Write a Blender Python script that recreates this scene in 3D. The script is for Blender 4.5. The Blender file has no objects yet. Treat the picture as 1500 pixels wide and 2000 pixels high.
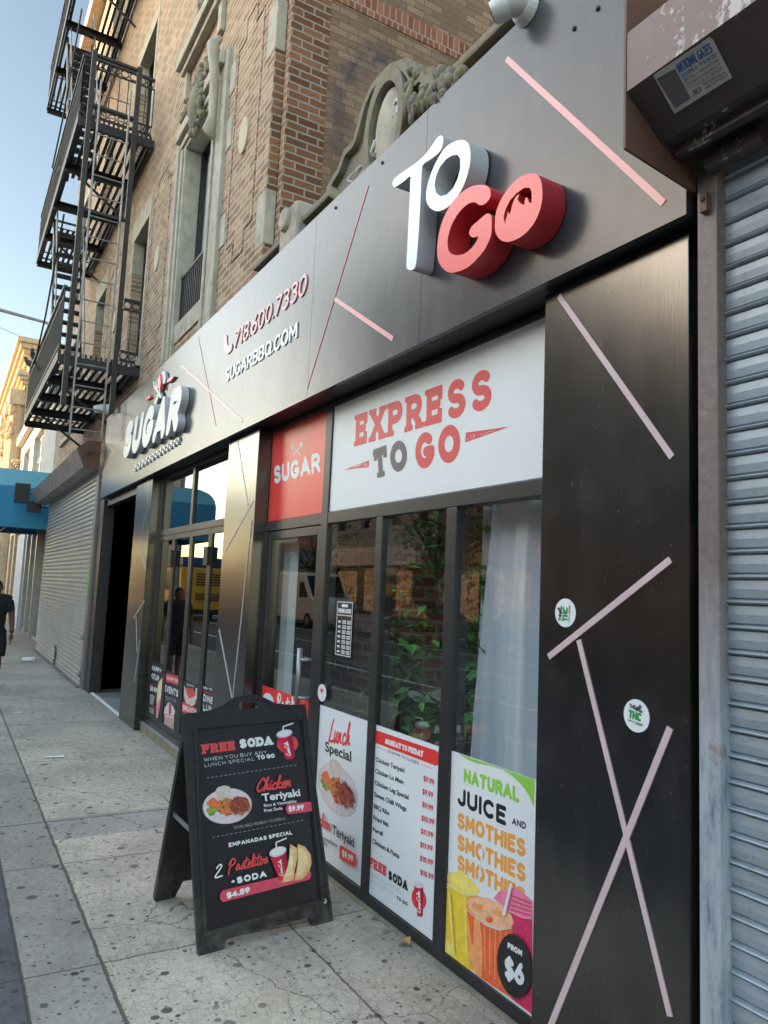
import bpy, bmesh, math, random
import numpy as np
from mathutils import Vector, Matrix
random.seed(7)
SC = bpy.context.scene
C = SC.collection
rad = math.radians

# ------------------------------------------------------------------ camera
F, YAW, PITCH, ROLL = 1450.0, -1.04276252, 0.108063729, -0.0428220843
CAM = np.array([0.0, 0.0, 1.65])
_fw = np.array([math.cos(PITCH)*math.sin(YAW), math.cos(PITCH)*math.cos(YAW), math.sin(PITCH)])
_r = np.array([math.cos(YAW), -math.sin(YAW), 0.0])
_d = np.cross(_fw, _r)
_r2 = _r*math.cos(ROLL) + _d*math.sin(ROLL)
_d2 = -_r*math.sin(ROLL) + _d*math.cos(ROLL)
MR = np.array([_r2, _d2, _fw])
cam = bpy.data.cameras.new('camera')
camo = bpy.data.objects.new('camera', cam)
C.objects.link(camo)
camo.matrix_world = Matrix(((_r2[0], -_d2[0], -_fw[0], CAM[0]), (_r2[1], -_d2[1], -_fw[1], CAM[1]),
                            (_r2[2], -_d2[2], -_fw[2], CAM[2]), (0, 0, 0, 1)))
cam.sensor_fit = 'HORIZONTAL'
cam.sensor_width = 36.0
cam.lens = 36.0*F/1500.0
cam.clip_start = 0.05
cam.clip_end = 2000.0
SC.camera = camo

# ------------------------------------------------------------------ world and sun
SUN_EL, SUN_AZ = 12.0, 130.0           # azimuth from +X towards the street (-Y)
W = bpy.data.worlds.new('World')
SC.world = W
W.use_nodes = True
nt = W.node_tree
nt.nodes.clear()
wo = nt.nodes.new('ShaderNodeOutputWorld')
bg = nt.nodes.new('ShaderNodeBackground')
sky = nt.nodes.new('ShaderNodeTexSky')
sky.sky_type = 'NISHITA'
sky.sun_disc = False
sky.sun_elevation = rad(SUN_EL)
sky.sun_rotation = rad(90+SUN_AZ)
sky.air_density = 1.0
sky.dust_density = 0.8
sky.ozone_density = 0.3
bg.inputs['Strength'].default_value = 0.15
# added sky weighting: brighter and warmer streetward and overhead, dimmer in the view
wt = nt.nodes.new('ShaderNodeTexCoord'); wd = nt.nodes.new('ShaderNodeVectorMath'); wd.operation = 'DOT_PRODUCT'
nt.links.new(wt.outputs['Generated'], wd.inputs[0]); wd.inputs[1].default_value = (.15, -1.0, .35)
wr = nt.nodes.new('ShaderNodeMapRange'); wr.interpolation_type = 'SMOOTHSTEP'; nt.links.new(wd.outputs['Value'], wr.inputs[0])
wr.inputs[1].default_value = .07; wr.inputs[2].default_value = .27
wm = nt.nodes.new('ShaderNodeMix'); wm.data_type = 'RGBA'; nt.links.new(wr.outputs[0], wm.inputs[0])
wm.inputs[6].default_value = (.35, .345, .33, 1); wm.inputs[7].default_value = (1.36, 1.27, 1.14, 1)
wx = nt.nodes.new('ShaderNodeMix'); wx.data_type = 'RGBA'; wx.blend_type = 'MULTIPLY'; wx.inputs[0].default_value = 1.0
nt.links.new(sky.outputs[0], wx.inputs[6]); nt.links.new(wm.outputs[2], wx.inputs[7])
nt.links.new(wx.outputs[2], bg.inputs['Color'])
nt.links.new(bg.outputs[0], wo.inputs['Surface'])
sl = bpy.data.lights.new('sun', 'SUN')
sl.energy = 3.2
sl.angle = rad(0.5)
sl.color = (1.0, 0.66, 0.35)
so = bpy.data.objects.new('sun', sl)
C.objects.link(so)
sd = Vector((math.cos(rad(SUN_EL))*math.cos(rad(SUN_AZ)), -math.cos(rad(SUN_EL))*math.sin(rad(SUN_AZ)), math.sin(rad(SUN_EL))))
so.rotation_euler = sd.to_track_quat('Z', 'Y').to_euler()
SC.view_settings.view_transform = 'Standard'
SC.view_settings.look = 'None'
SC.view_settings.gamma = 1.0
SC.view_settings.exposure = 2.5
SC.cycles.max_bounces = 8
SC.cycles.transparent_max_bounces = 12
SC.cycles.use_denoising = True

# ------------------------------------------------------------------ measuring: a pixel of the 1500x2000 photo onto a real plane
def ray(x, y):
    return MR.T @ np.array([(x-750)/F, (y-1000)/F, 1.0])
def PY(x, y, Y):
    d = ray(x, y); return CAM + d*(Y-CAM[1])/d[1]
def PX(x, y, X):
    d = ray(x, y); return CAM + d*(X-CAM[0])/d[0]
def PZ(x, y, Z=0.0):
    d = ray(x, y); return CAM + d*(Z-CAM[2])/d[2]
def PP(x, y, p0, n):
    d = ray(x, y); return CAM + d*(np.dot(p0-CAM, n)/np.dot(d, n))

# ------------------------------------------------------------------ object helpers
ORI = {}
def tag(o, label=None, cat=None, group=None, kind=None):
    if label: o['label'] = label
    if cat: o['category'] = cat
    if group: o['group'] = group
    if kind: o['kind'] = kind
    return o
def thing(name, label, cat, loc=(0, 0, 0), group=None, local=False):
    o = bpy.data.objects.new(name, None)
    C.objects.link(o)
    o.location = loc
    o.empty_display_size = 0.1
    tag(o, label, cat, group)
    ORI[o] = (0, 0, 0) if local else tuple(loc)
    return o

class MB:
    def __init__(s):
        s.v = []; s.f = []; s.m = []
    def add(s, vs, fs, m=0):
        b = len(s.v)
        s.v.extend([tuple(map(float, p)) for p in vs])
        s.f.extend([tuple(b+i for i in f) for f in fs])
        s.m.extend([m]*len(fs))
    def box(s, x0, x1, y0, y1, z0, z1, m=0):
        s.add([(x0,y0,z0),(x1,y0,z0),(x1,y1,z0),(x0,y1,z0),(x0,y0,z1),(x1,y0,z1),(x1,y1,z1),(x0,y1,z1)],
              [(0,3,2,1),(4,5,6,7),(0,1,5,4),(1,2,6,5),(2,3,7,6),(3,0,4,7)], m)
    def quad(s, a, b, c, d, m=0):
        s.add([a, b, c, d], [(0,1,2,3)], m)
    def bar(s, p, q, w, h=None, up=(0,0,1), m=0):
        h = w if h is None else h
        p = Vector(p); q = Vector(q); d = (q-p).normalized()
        u = Vector(up)
        if abs(d.dot(u)) > .98: u = Vector((1,0,0))
        a = d.cross(u).normalized(); b = a.cross(d).normalized()
        a *= w/2; b *= h/2
        s.add([p-a-b, p+a-b, p+a+b, p-a+b, q-a-b, q+a-b, q+a+b, q-a+b],
              [(0,3,2,1),(4,5,6,7),(0,1,5,4),(1,2,6,5),(2,3,7,6),(3,0,4,7)], m)
    def tube(s, pts, r, n=8, m=0, cap=True):
        pts = [Vector(p) for p in pts]
        rs = r if isinstance(r, (list, tuple)) else [r]*len(pts)
        rings = []; prev = None
        for i, p in enumerate(pts):
            d = (pts[min(i+1, len(pts)-1)]-pts[max(i-1, 0)]).normalized()
            if prev is None:
                u = Vector((0,0,1)) if abs(d.z) < .9 else Vector((1,0,0))
                a = d.cross(u).normalized()
            else:
                a = (prev - d*prev.dot(d)).normalized()
            prev = a; b = d.cross(a)
            rings.append([p + (a*math.cos(t)+b*math.sin(t))*rs[i] for t in [2*math.pi*k/n for k in range(n)]])
        vs = [v for R in rings for v in R]; fs = []
        for i in range(len(pts)-1):
            for k in range(n):
                fs.append((i*n+k, i*n+(k+1)%n, (i+1)*n+(k+1)%n, (i+1)*n+k))
        if cap:
            fs.append(tuple(range(n-1, -1, -1))); fs.append(tuple((len(pts)-1)*n+k for k in range(n)))
        s.add(vs, fs, m)
    def ell(s, c, r, n=12, k=8, m=0, rot=None):
        vs = []; fs = []
        for i in range(k+1):
            t = math.pi*i/k
            for j in range(n):
                a = 2*math.pi*j/n
                p = Vector((r[0]*math.sin(t)*math.cos(a), r[1]*math.sin(t)*math.sin(a), r[2]*math.cos(t)))
                if rot: p = rot @ p
                vs.append((c[0]+p.x, c[1]+p.y, c[2]+p.z))
        for i in range(k):
            for j in range(n):
                fs.append((i*n+j, (i+1)*n+j, (i+1)*n+(j+1)%n, i*n+(j+1)%n))
        s.add(vs, fs, m)
    def prism(s, poly, fa, fb, m=0, caps=(True, True)):
        n = len(poly)
        vs = [fa(*p) for p in poly]+[fb(*p) for p in poly]
        fs = [(i, (i+1)%n, n+(i+1)%n, n+i) for i in range(n)]
        if caps[0]: fs.append(tuple(range(n-1, -1, -1)))
        if caps[1]: fs.append(tuple(range(n, 2*n)))
        s.add(vs, fs, m)
    def ring(s, c, R, r, ax, n=14, m=0):
        # a flat-lying torus-like ring with axis ax
        ax = Vector(ax).normalized(); u = Vector((0,0,1)) if abs(ax.z) < .9 else Vector((1,0,0))
        a = ax.cross(u).normalized(); b = ax.cross(a)
        pts = [Vector(c)+(a*math.cos(2*math.pi*k/n)+b*math.sin(2*math.pi*k/n))*R for k in range(n+1)]
        s.tube(pts, r, 5, m)
    def build(s, name, mats, parent=None, smooth=False, bevel=0, label=None, cat=None, group=None, kind=None, split=False):
        me = bpy.data.meshes.new(name)
        me.from_pydata(s.v, [], s.f)
        mats = mats if isinstance(mats, (list, tuple)) else [mats]
        for mm in mats: me.materials.append(mm)
        if len(mats) > 1: me.polygons.foreach_set('material_index', s.m)
        if smooth: me.polygons.foreach_set('use_smooth', [True]*len(me.polygons))
        me.update()
        o = bpy.data.objects.new(name, me)
        C.objects.link(o)
        if parent is not None:
            o.parent = parent
            p = parent; L = Vector((0, 0, 0))
            if p in ORI: L = Vector(ORI[p])
            o.matrix_parent_inverse = Matrix.Translation(-L)
            ORI[o] = (0, 0, 0)
        if bevel:
            bm = o.modifiers.new('bevel', 'BEVEL'); bm.width = bevel; bm.segments = 2; bm.limit_method = 'ANGLE'; bm.angle_limit = rad(40)
        tag(o, label, cat, group, kind)
        return o
def dup(root, loc, label=None, rotz=None):
    r = root.copy(); C.objects.link(r); r.location = loc
    if rotz is not None: r.rotation_euler = (0, 0, rotz)
    if label: r['label'] = label
    for ch in list(root.children):
        c = ch.copy(); C.objects.link(c); c.parent = r
        for g in list(ch.children):
            d = g.copy(); C.objects.link(d); d.parent = c
    return r

# ------------------------------------------------------------------ materials
MATS = {}
def lk(nt, a, b): nt.links.new(a, b)
def newmat(name):
    m = bpy.data.materials.new(name); m.use_nodes = True
    nt = m.node_tree; b = nt.nodes['Principled BSDF']
    return m, nt, b
def nd(nt, t, **kw):
    n = nt.nodes.new(t)
    for k, v in kw.items():
        if k in n.inputs: n.inputs[k].default_value = v
        else: setattr(n, k, v)
    return n
def coords(nt, scale=(1,1,1), kind='Object'):
    tc = nd(nt, 'ShaderNodeTexCoord'); mp = nd(nt, 'ShaderNodeMapping'); mp.inputs['Scale'].default_value = scale
    lk(nt, tc.outputs[kind], mp.inputs['Vector']); return mp.outputs['Vector']
def rampn(nt, fac, stops):
    r = nd(nt, 'ShaderNodeValToRGB'); e = r.color_ramp.elements
    while len(e) < len(stops): e.new(0.5)
    for el, (p, c) in zip(e, stops):
        el.position = p; el.color = tuple(c)+(1,) if len(c) == 3 else c
    lk(nt, fac, r.inputs['Fac']); return r.outputs['Color']
def g3(v): return (v, v, v)
def mixc(nt, fac, a, b, mode='MIX'):
    n = nd(nt, 'ShaderNodeMix', data_type='RGBA', blend_type=mode)
    for inp, v in ((n.inputs[0], fac), (n.inputs[6], a), (n.inputs[7], b)):
        if hasattr(v, 'is_output'): lk(nt, v, inp)
        elif isinstance(v, (int, float)): inp.default_value = v
        else: inp.default_value = tuple(v)+(1,)
    return n.outputs[2]
def mth(nt, op, a, b=None, c=None):
    n = nd(nt, 'ShaderNodeMath', operation=op)
    for i, v in enumerate((a, b, c)):
        if v is None: continue
        if hasattr(v, 'is_output'): lk(nt, v, n.inputs[i])
        else: n.inputs[i].default_value = v
    return n.outputs[0]
def noise(nt, vec, sc, det=4, rough=.55, dist=0.0):
    n = nd(nt, 'ShaderNodeTexNoise', Scale=sc, Detail=det, Roughness=rough, Distortion=dist); lk(nt, vec, n.inputs['Vector']); return n.outputs[0]
def bump(nt, b, h, strength=.3, dist=.01):
    n = nd(nt, 'ShaderNodeBump', Strength=strength, Distance=dist); lk(nt, h, n.inputs['Height']); lk(nt, n.outputs[0], b.inputs['Normal'])

def plain(name, col, rough=.5, metal=0.0, var=.12, vs=6.0, bmp=0.0, spec=None, stretch=(1,1,1)):
    if name in MATS: return MATS[name]
    m, nt, b = newmat(name)
    v = coords(nt, stretch)
    f = noise(nt, v, vs, 5)
    c0 = tuple(max(0, x*(1-var)) for x in col); c1 = tuple(min(1, x*(1+var)) for x in col)
    lk(nt, rampn(nt, f, [(.3, c0), (.7, c1)]), b.inputs['Base Color'])
    b.inputs['Roughness'].default_value = rough; b.inputs['Metallic'].default_value = metal
    if spec is not None: b.inputs['Specular IOR Level'].default_value = spec
    if bmp: bump(nt, b, noise(nt, v, vs*6, 6), bmp, .01)
    MATS[name] = m
    return m

def brick(name, axes, c1, c2, mortar, bw=.215, rh=.076, ms=.009, dirt=(.5, .5, .5), dirtamt=.35, graffiti=False, off=(0,0), tone=.5):
    m, nt, b = newmat(name)
    tc = nd(nt, 'ShaderNodeTexCoord'); sp = nd(nt, 'ShaderNodeSeparateXYZ'); lk(nt, tc.outputs['Object'], sp.inputs[0])
    cb = nd(nt, 'ShaderNodeCombineXYZ')
    lk(nt, mth(nt, 'ADD', sp.outputs[axes[0]], off[0]), cb.inputs[0]); lk(nt, mth(nt, 'ADD', sp.outputs[axes[1]], off[1]), cb.inputs[1])
    vec = cb.outputs[0]
    # slightly uneven joints
    nv = nd(nt, 'ShaderNodeTexNoise', Scale=9.0, Detail=2.0); lk(nt, vec, nv.inputs['Vector'])
    va = nd(nt, 'ShaderNodeVectorMath', operation='SUBTRACT'); lk(nt, nv.outputs['Color'], va.inputs[0]); va.inputs[1].default_value = (.5,.5,.5)
    vb = nd(nt, 'ShaderNodeVectorMath', operation='SCALE'); lk(nt, va.outputs[0], vb.inputs[0]); vb.inputs['Scale'].default_value = .012
    vc = nd(nt, 'ShaderNodeVectorMath', operation='ADD'); lk(nt, vec, vc.inputs[0]); lk(nt, vb.outputs[0], vc.inputs[1])
    bt = nd(nt, 'ShaderNodeTexBrick', Scale=1.0)
    bt.inputs['Mortar Size'].default_value = ms; bt.inputs['Mortar Smooth'].default_value = .15
    bt.inputs['Bias'].default_value = 0.0; bt.inputs['Brick Width'].default_value = bw; bt.inputs['Row Height'].default_value = rh
    lk(nt, vc.outputs[0], bt.inputs['Vector'])
    # random tone per brick: the texture's own mix, widened by hue stops
    bt.inputs['Color1'].default_value = (0,0,0,1); bt.inputs['Color2'].default_value = (1,1,1,1); bt.inputs['Mortar'].default_value = (.5,.5,.5,1)
    mid = tuple((a*.5+bb*.5) for a, bb in zip(c1, c2))
    tone_c = rampn(nt, bt.outputs['Color'], [(0, c1), (.33, tuple(x*.8 for x in mid)), (.66, mid), (1, c2)])
    n1 = noise(nt, vec, 40, 5); n2 = noise(nt, vec, 1.3, 5, .65)
    col = mixc(nt, .45, tone_c, rampn(nt, n1, [(.3, g3(.35)), (.7, g3(.75))]), 'OVERLAY')
    col = mixc(nt, bt.outputs['Fac'], col, mortar)
    dd = rampn(nt, n2, [(.35, g3(0)), (.75, g3(1))])
    dm = nd(nt, 'ShaderNodeMix', data_type='RGBA', blend_type='MULTIPLY')
    lk(nt, mth(nt, 'MULTIPLY', dd, dirtamt), dm.inputs[0]); lk(nt, col, dm.inputs[6]); dm.inputs[7].default_value = tuple(dirt)+(1,)
    col = dm.outputs[2]
    if graffiti:
        # an old faded spray drawing, two curved smears
        def smear(cy, cz, ry, rz, w):
            dy = mth(nt, 'DIVIDE', mth(nt, 'SUBTRACT', sp.outputs[1], cy), ry); dz = mth(nt, 'DIVIDE', mth(nt, 'SUBTRACT', sp.outputs[2], cz), rz)
            q = mth(nt, 'SQRT', mth(nt, 'ADD', mth(nt, 'POWER', mth(nt, 'ABSOLUTE', dy), 2.0), mth(nt, 'POWER', mth(nt, 'ABSOLUTE', dz), 2.0)))
            q = mth(nt, 'ADD', q, mth(nt, 'MULTIPLY', mth(nt, 'SUBTRACT', noise(nt, vec, 5, 3), .5), .55))
            return mth(nt, 'SUBTRACT', 1.0, mth(nt, 'MINIMUM', mth(nt, 'DIVIDE', mth(nt, 'ABSOLUTE', mth(nt, 'SUBTRACT', q, 1.0)), w), 1.0))
        g = mth(nt, 'MAXIMUM', smear(3.28, 6.2, .42, .75, .35), smear(3.45, 6.0, .2, .6, .4))
        g = mth(nt, 'MAXIMUM', g, smear(2.98, 5.1, .16, .35, .5))
        g = mth(nt, 'MULTIPLY', g, rampn(nt, noise(nt, vec, 7, 5), [(.35, g3(.15)), (.6, g3(1))]))
        col = mixc(nt, mth(nt, 'MULTIPLY', g, .85), col, (.075, .075, .09))
    lk(nt, col, b.inputs['Base Color'])
    b.inputs['Roughness'].default_value = .9; b.inputs['Specular IOR Level'].default_value = .2
    h = mth(nt, 'ADD', mth(nt, 'MULTIPLY', bt.outputs['Fac'], -1.0), mth(nt, 'MULTIPLY', n1, .5))
    bump(nt, b, h, .6, .008)
    return m

M = {}
M['brick_front'] = brick('brick_front', (0,2), (.27,.155,.095), (.46,.325,.215), (.50,.44,.35), dirt=(.55,.50,.44))
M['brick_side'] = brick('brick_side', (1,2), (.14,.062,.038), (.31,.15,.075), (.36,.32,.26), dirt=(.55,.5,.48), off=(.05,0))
M['brick_strip'] = brick('brick_strip', (0,2), (.30,.14,.085), (.46,.25,.14), (.56,.48,.38))
M['brick_old'] = brick('brick_old', (1,2), (.24,.155,.10), (.38,.255,.16), (.16,.135,.115), ms=.005, dirt=(.55,.48,.46), dirtamt=.5, graffiti=True)
M['brick_soldier'] = brick('brick_soldier', (1,2), (.24,.09,.05), (.40,.17,.09), (.40,.32,.26), bw=.072, rh=.23, off=(0,-7.405))
M['brick_soldier_front'] = brick('brick_soldier_front', (0,2), (.24,.13,.085), (.42,.28,.20), (.52,.46,.38), bw=.072, rh=.25, off=(0,-4.1))
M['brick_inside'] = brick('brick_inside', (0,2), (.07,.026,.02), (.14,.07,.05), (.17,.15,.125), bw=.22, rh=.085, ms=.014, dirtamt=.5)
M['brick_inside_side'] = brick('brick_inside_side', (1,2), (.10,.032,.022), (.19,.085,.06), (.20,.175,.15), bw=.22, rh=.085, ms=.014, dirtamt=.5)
M['brick_far'] = brick('brick_far', (0,2), (.22,.10,.07), (.36,.2,.14), (.4,.35,.3))

def stone(name, col, lichen=.0, sc=7):
    m, nt, b = newmat(name)
    v = coords(nt)
    f = noise(nt, v, sc, 8, .65)
    c = rampn(nt, f, [(.3, tuple(x*.72 for x in col)), (.55, col), (.75, tuple(min(1, x*1.12) for x in col))])
    st = noise(nt, coords(nt, (3,3,.7)), 5, 6, .7)
    c = mixc(nt, mth(nt, 'MULTIPLY', rampn(nt, st, [(.5, g3(0)), (.72, g3(1))]), .55), c, tuple(x*.42 for x in col))
    if lichen:
        li = noise(nt, v, 9, 6, .7)
        c = mixc(nt, mth(nt, 'MULTIPLY', rampn(nt, li, [(.5, g3(0)), (.66, g3(1))]), lichen), c, (.24,.20,.07))
    lk(nt, c, b.inputs['Base Color']); b.inputs['Roughness'].default_value = .9; b.inputs['Specular IOR Level'].default_value = .25
    bump(nt, b, noise(nt, v, 60, 6), .35, .006)
    return m
M['limestone'] = stone('limestone', (.46,.42,.34))
M['limestone_old'] = stone('limestone_old', (.25,.225,.175), .75, 10)
M['medallion'] = plain('medallion_stone', (.52,.45,.32), .9, var=.06)
M['cream'] = stone('cream_stone', (.62,.50,.34))
M['pale_plaster'] = stone('pale_plaster', (.58,.56,.52))
M['pale_blue'] = plain('pale_blue_plaster', (.50,.56,.62), .8)

# black composite cladding, satin metal that mirrors the sky
def cladding(name, base, rough, metal, streak=.5):
    m, nt, b = newmat(name)
    v = coords(nt)
    fine = noise(nt, coords(nt, (30, 30, 1.2)), 8, 3)          # vertical brushing
    big = noise(nt, coords(nt, (2.2, 2.2, .35)), 3, 6, .65)    # rain streaks
    c = mixc(nt, rampn(nt, big, [(.42, g3(0)), (.7, g3(streak))]), base, tuple(min(1, x*1.5+.012) for x in base))
    sp = nd(nt, 'ShaderNodeTexVoronoi', Scale=55.0); lk(nt, v, sp.inputs['Vector'])
    dots = rampn(nt, sp.outputs['Distance'], [(.045, g3(1)), (.11, g3(0))])
    rnd = nd(nt, 'ShaderNodeSeparateColor'); lk(nt, sp.outputs['Color'], rnd.inputs[0])
    dots = mth(nt, 'MULTIPLY', dots, mth(nt, 'GREATER_THAN', rnd.outputs[0], .88))
    c = mixc(nt, mth(nt, 'MULTIPLY', dots, .6), c, (.45,.45,.45))
    # thin scratches and wiped dust
    scr = rampn(nt, noise(nt, coords(nt, (40, 40, 3)), 6, 2, .4), [(.74, g3(0)), (.765, g3(1))])
    c = mixc(nt, mth(nt, 'MULTIPLY', scr, .22), c, (.28,.28,.28))
    c = mixc(nt, mth(nt, 'MULTIPLY', rampn(nt, noise(nt, v, 2.6, 7, .7), [(.5, g3(0)), (.8, g3(1))]), .10), c, (.30,.28,.25))
    lk(nt, c, b.inputs['Base Color'])
    lk(nt, mth(nt, 'ADD', rough-.07, mth(nt, 'ADD', mth(nt, 'MULTIPLY', fine, .08), mth(nt, 'MULTIPLY', big, .06))), b.inputs['Roughness'])
    b.inputs['IOR'].default_value = metal
    bump(nt, b, mth(nt, 'ADD', fine, mth(nt, 'MULTIPLY', noise(nt, v, 1.7, 2), 9.0)), .06, .004)
    return m
M['fascia'] = cladding('fascia_panel', (.052,.054,.059), .22, 1.42)
M['pier'] = cladding('pier_panel', (.007,.007,.008), .215, 1.85)
M['frame'] = plain('dark_frame_metal', (.022,.022,.025), .38, 0, .25, 14, spec=.5)
M['frame_edge'] = plain('dark_trim', (.012,.012,.014), .5, 0, .2)
M['void'] = plain('unlit_interior_black', (.008,.008,.009), .7)  # near-black, stands in for the dark of unlit rooms and gaps
M['strip_pink'] = plain('pink_acrylic', (.80,.36,.36), .3, 0, .05)
M['strip_red'] = plain('red_acrylic', (.55,.06,.08), .3, 0, .05)
M['strip_pale'] = plain('pale_pink_acrylic', (.62,.47,.49), .35, 0, .07)
M['strip_white'] = plain('white_acrylic', (.46,.46,.48), .35, 0, .05)
M['letter_white'] = plain('white_letter_face', (.86,.89,.90), .25, 0, .02)
M['letter_side'] = plain('grey_letter_return', (.52,.53,.55), .42, .1, .08)
M['letter_red'] = plain('red_letter_face', (.85,.085,.09), .28, 0, .03)
M['letter_red_side'] = plain('red_letter_return', (.58,.04,.05), .35, 0, .06)
M['red'] = plain('print_red', (.78,.045,.04), .35, 0, .02)
M['red2'] = plain('print_red_soft', (.70,.07,.075), .4, 0, .02)
M['white'] = plain('print_white', (.76,.79,.80), .4, 0, .02)
M['ink'] = plain('print_black', (.016,.016,.018), .4, 0, .05)
M['grey_ink'] = plain('print_grey', (.11,.10,.11), .4, 0, .03)
M['light_ink'] = plain('print_light_grey', (.45,.47,.49), .4, 0, .03)
M['green'] = plain('print_green', (.28,.62,.08), .4, 0, .03)
M['green2'] = plain('print_dark_green', (.03,.30,.06), .4, 0, .03)
M['orange'] = plain('print_orange', (.85,.37,.07), .4, 0, .03)
M['blue_ink'] = plain('print_blue', (.03,.09,.25), .5, 0, .05)
M['sugar_face'] = plain('mottled_white_letter_face', (.42,.45,.48), .3, 0, .2, 9)  # greyed and mottled to imitate reflections on the white faces
def board_mat():
    m, nt, b = newmat('black_moulded_plastic')
    tc = nd(nt, 'ShaderNodeTexCoord'); sp = nd(nt, 'ShaderNodeSeparateXYZ'); lk(nt, tc.outputs['Object'], sp.inputs[0]); v = coords(nt)
    low = nd(nt, 'ShaderNodeMapRange'); lk(nt, sp.outputs[2], low.inputs[0]); low.inputs[1].default_value = .28; low.inputs[2].default_value = 0.0
    d = mth(nt, 'MULTIPLY', rampn(nt, noise(nt, v, 14, 7, .75), [(.42, g3(0)), (.75, g3(1))]), mth(nt, 'ADD', mth(nt, 'MULTIPLY', low.outputs[0], .55), .10))
    scr = mth(nt, 'MULTIPLY', rampn(nt, noise(nt, coords(nt, (18, 18, 60)), 3, 3), [(.70, g3(0)), (.73, g3(1))]), .25)
    c = mixc(nt, mth(nt, 'MAXIMUM', d, scr), (.013,.013,.015), (.17,.16,.15))
    lk(nt, c, b.inputs['Base Color']); b.inputs['Roughness'].default_value = .40
    bump(nt, b, noise(nt, v, 120, 5), .18, .003)
    return m
M['board_plastic'] = board_mat()
M['board_print'] = plain('board_poster_black', (.013,.012,.016), .3, 0, .1)
M['iron'] = plain('black_iron_paint', (.018,.017,.017), .55, 0, .35, 9, bmp=.2)
M['iron_light'] = plain('worn_galvanised_rail', (.30,.29,.28), .5, .5, .3, 6)
M['cctv'] = plain('white_camera_plastic', (.66,.67,.67), .35, 0, .05)
M['dark_lens'] = plain('dark_lens', (.01,.01,.012), .1)
M['awning'] = plain('blue_canvas', (.035,.24,.42), .75, 0, .08, 3)
M['awning_top'] = plain('lit_blue_canvas', (.17,.47,.61), .7, 0, .06, 3)  # same canvas as the sides, coloured lighter where light falls on top
M['wood'] = plain('weathered_wood', (.45,.35,.24), .85, 0, .3, 6, stretch=(8,8,.5))
M['skin'] = plain('brown_skin', (.115,.055,.035), .5, 0, .08)
M['black_cloth'] = plain('black_cotton', (.008,.008,.009), .9, 0, .2)
M['hair'] = plain('black_hair', (.006,.005,.005), .8)
M['curtain'] = plain('grey_blue_curtain', (.74,.77,.83), .8, 0, .04, 2)
M['drape'] = plain('pale_drape', (.62,.67,.66), .85, 0, .06, 3)
M['shelf'] = plain('white_counter', (.72,.71,.68), .5)
M['counter_wood'] = plain('brown_counter_wood', (.24,.16,.09), .6, 0, .25, 5, stretch=(1,1,6))
M['asphalt'] = plain('asphalt', (.055,.055,.057), .9, 0, .25, 20, bmp=.4)
M['rubber'] = plain('rubber', (.01,.01,.01), .7)
M['car_black'] = plain('black_car_paint', (.006,.006,.007), .12, 0, .1)
M['van_white'] = plain('white_van_paint', (.66,.66,.65), .3, 0, .06)
M['bus_yellow'] = plain('yellow_bus_paint', (.62,.34,.02), .35, 0, .05)
M['bus_blue'] = plain('blue_bus_paint', (.02,.05,.22), .3, 0, .05)
M['car_glass'] = plain('dark_car_glass', (.01,.012,.014), .05)
M['pink_paint'] = plain('pink_board', (.85,.22,.50), .6)
M['litter'] = plain('white_paper', (.75,.74,.72), .7, 0, .08)
M['dead_leaf'] = plain('dry_leaf', (.42,.22,.07), .8)
M['pigeon'] = plain('grey_pigeon_feathers', (.09,.09,.10), .7)
M['steel'] = plain('galvanised_steel', (.33,.34,.35), .45, .6, .15)

def glass(name, tint, ior=1.6):
    m, nt, b = newmat(name); nt.nodes.remove(b)
    out = nt.nodes['Material Output']
    tr = nd(nt, 'ShaderNodeBsdfTransparent'); tr.inputs[0].default_value = tint+(1,)
    gl = nd(nt, 'ShaderNodeBsdfGlossy', Roughness=0.0); gl.inputs[0].default_value = (.95,.97,.97,1)
    fr = nd(nt, 'ShaderNodeFresnel'); ge = nd(nt, 'ShaderNodeNewGeometry')
    mi = nd(nt, 'ShaderNodeMix', data_type='FLOAT'); lk(nt, ge.outputs['Backfacing'], mi.inputs[0]); mi.inputs[2].default_value = ior; mi.inputs[3].default_value = 1.0/ior
    lk(nt, mi.outputs[0], fr.inputs['IOR'])
    v = coords(nt)
    bp = nd(nt, 'ShaderNodeBump', Strength=.02, Distance=.02); lk(nt, noise(nt, v, 1.6, 1), bp.inputs['Height'])
    lk(nt, bp.outputs[0], gl.inputs['Normal'])
    mx = nd(nt, 'ShaderNodeMixShader'); lk(nt, fr.outputs[0], mx.inputs[0]); lk(nt, tr.outputs[0], mx.inputs[1]); lk(nt, gl.outputs[0], mx.inputs[2])
    lk(nt, mx.outputs[0], out.inputs['Surface'])
    return m
def glow(name, col, st):
    m, nt, b = newmat(name); v = coords(nt)
    f = nd(nt, 'ShaderNodeTexVoronoi', Scale=1.6); lk(nt, v, f.inputs['Vector'])
    c = mixc(nt, rampn(nt, noise(nt, v, 5.5, 7, .75), [(.42, g3(0)), (.68, g3(1))]), tuple(x*.06 for x in col), col)
    lk(nt, c, b.inputs['Base Color']); lk(nt, c, b.inputs['Emission Color']); b.inputs['Emission Strength'].default_value = st
    return m
M['lit_warm'] = glow('lit_shop_interior', (.8,.42,.18), .22)
M['lit_white'] = glow('lit_sign_box', (.8,.76,.68), .12)
M['lit_red'] = glow('lit_red_sign', (.75,.20,.13), .10)
M['glass'] = glass('shop_glass', (.92,.95,.93), 2.35)
M['glass_dark'] = glass('tinted_door_glass', (.35,.38,.38), 2.3)

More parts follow.
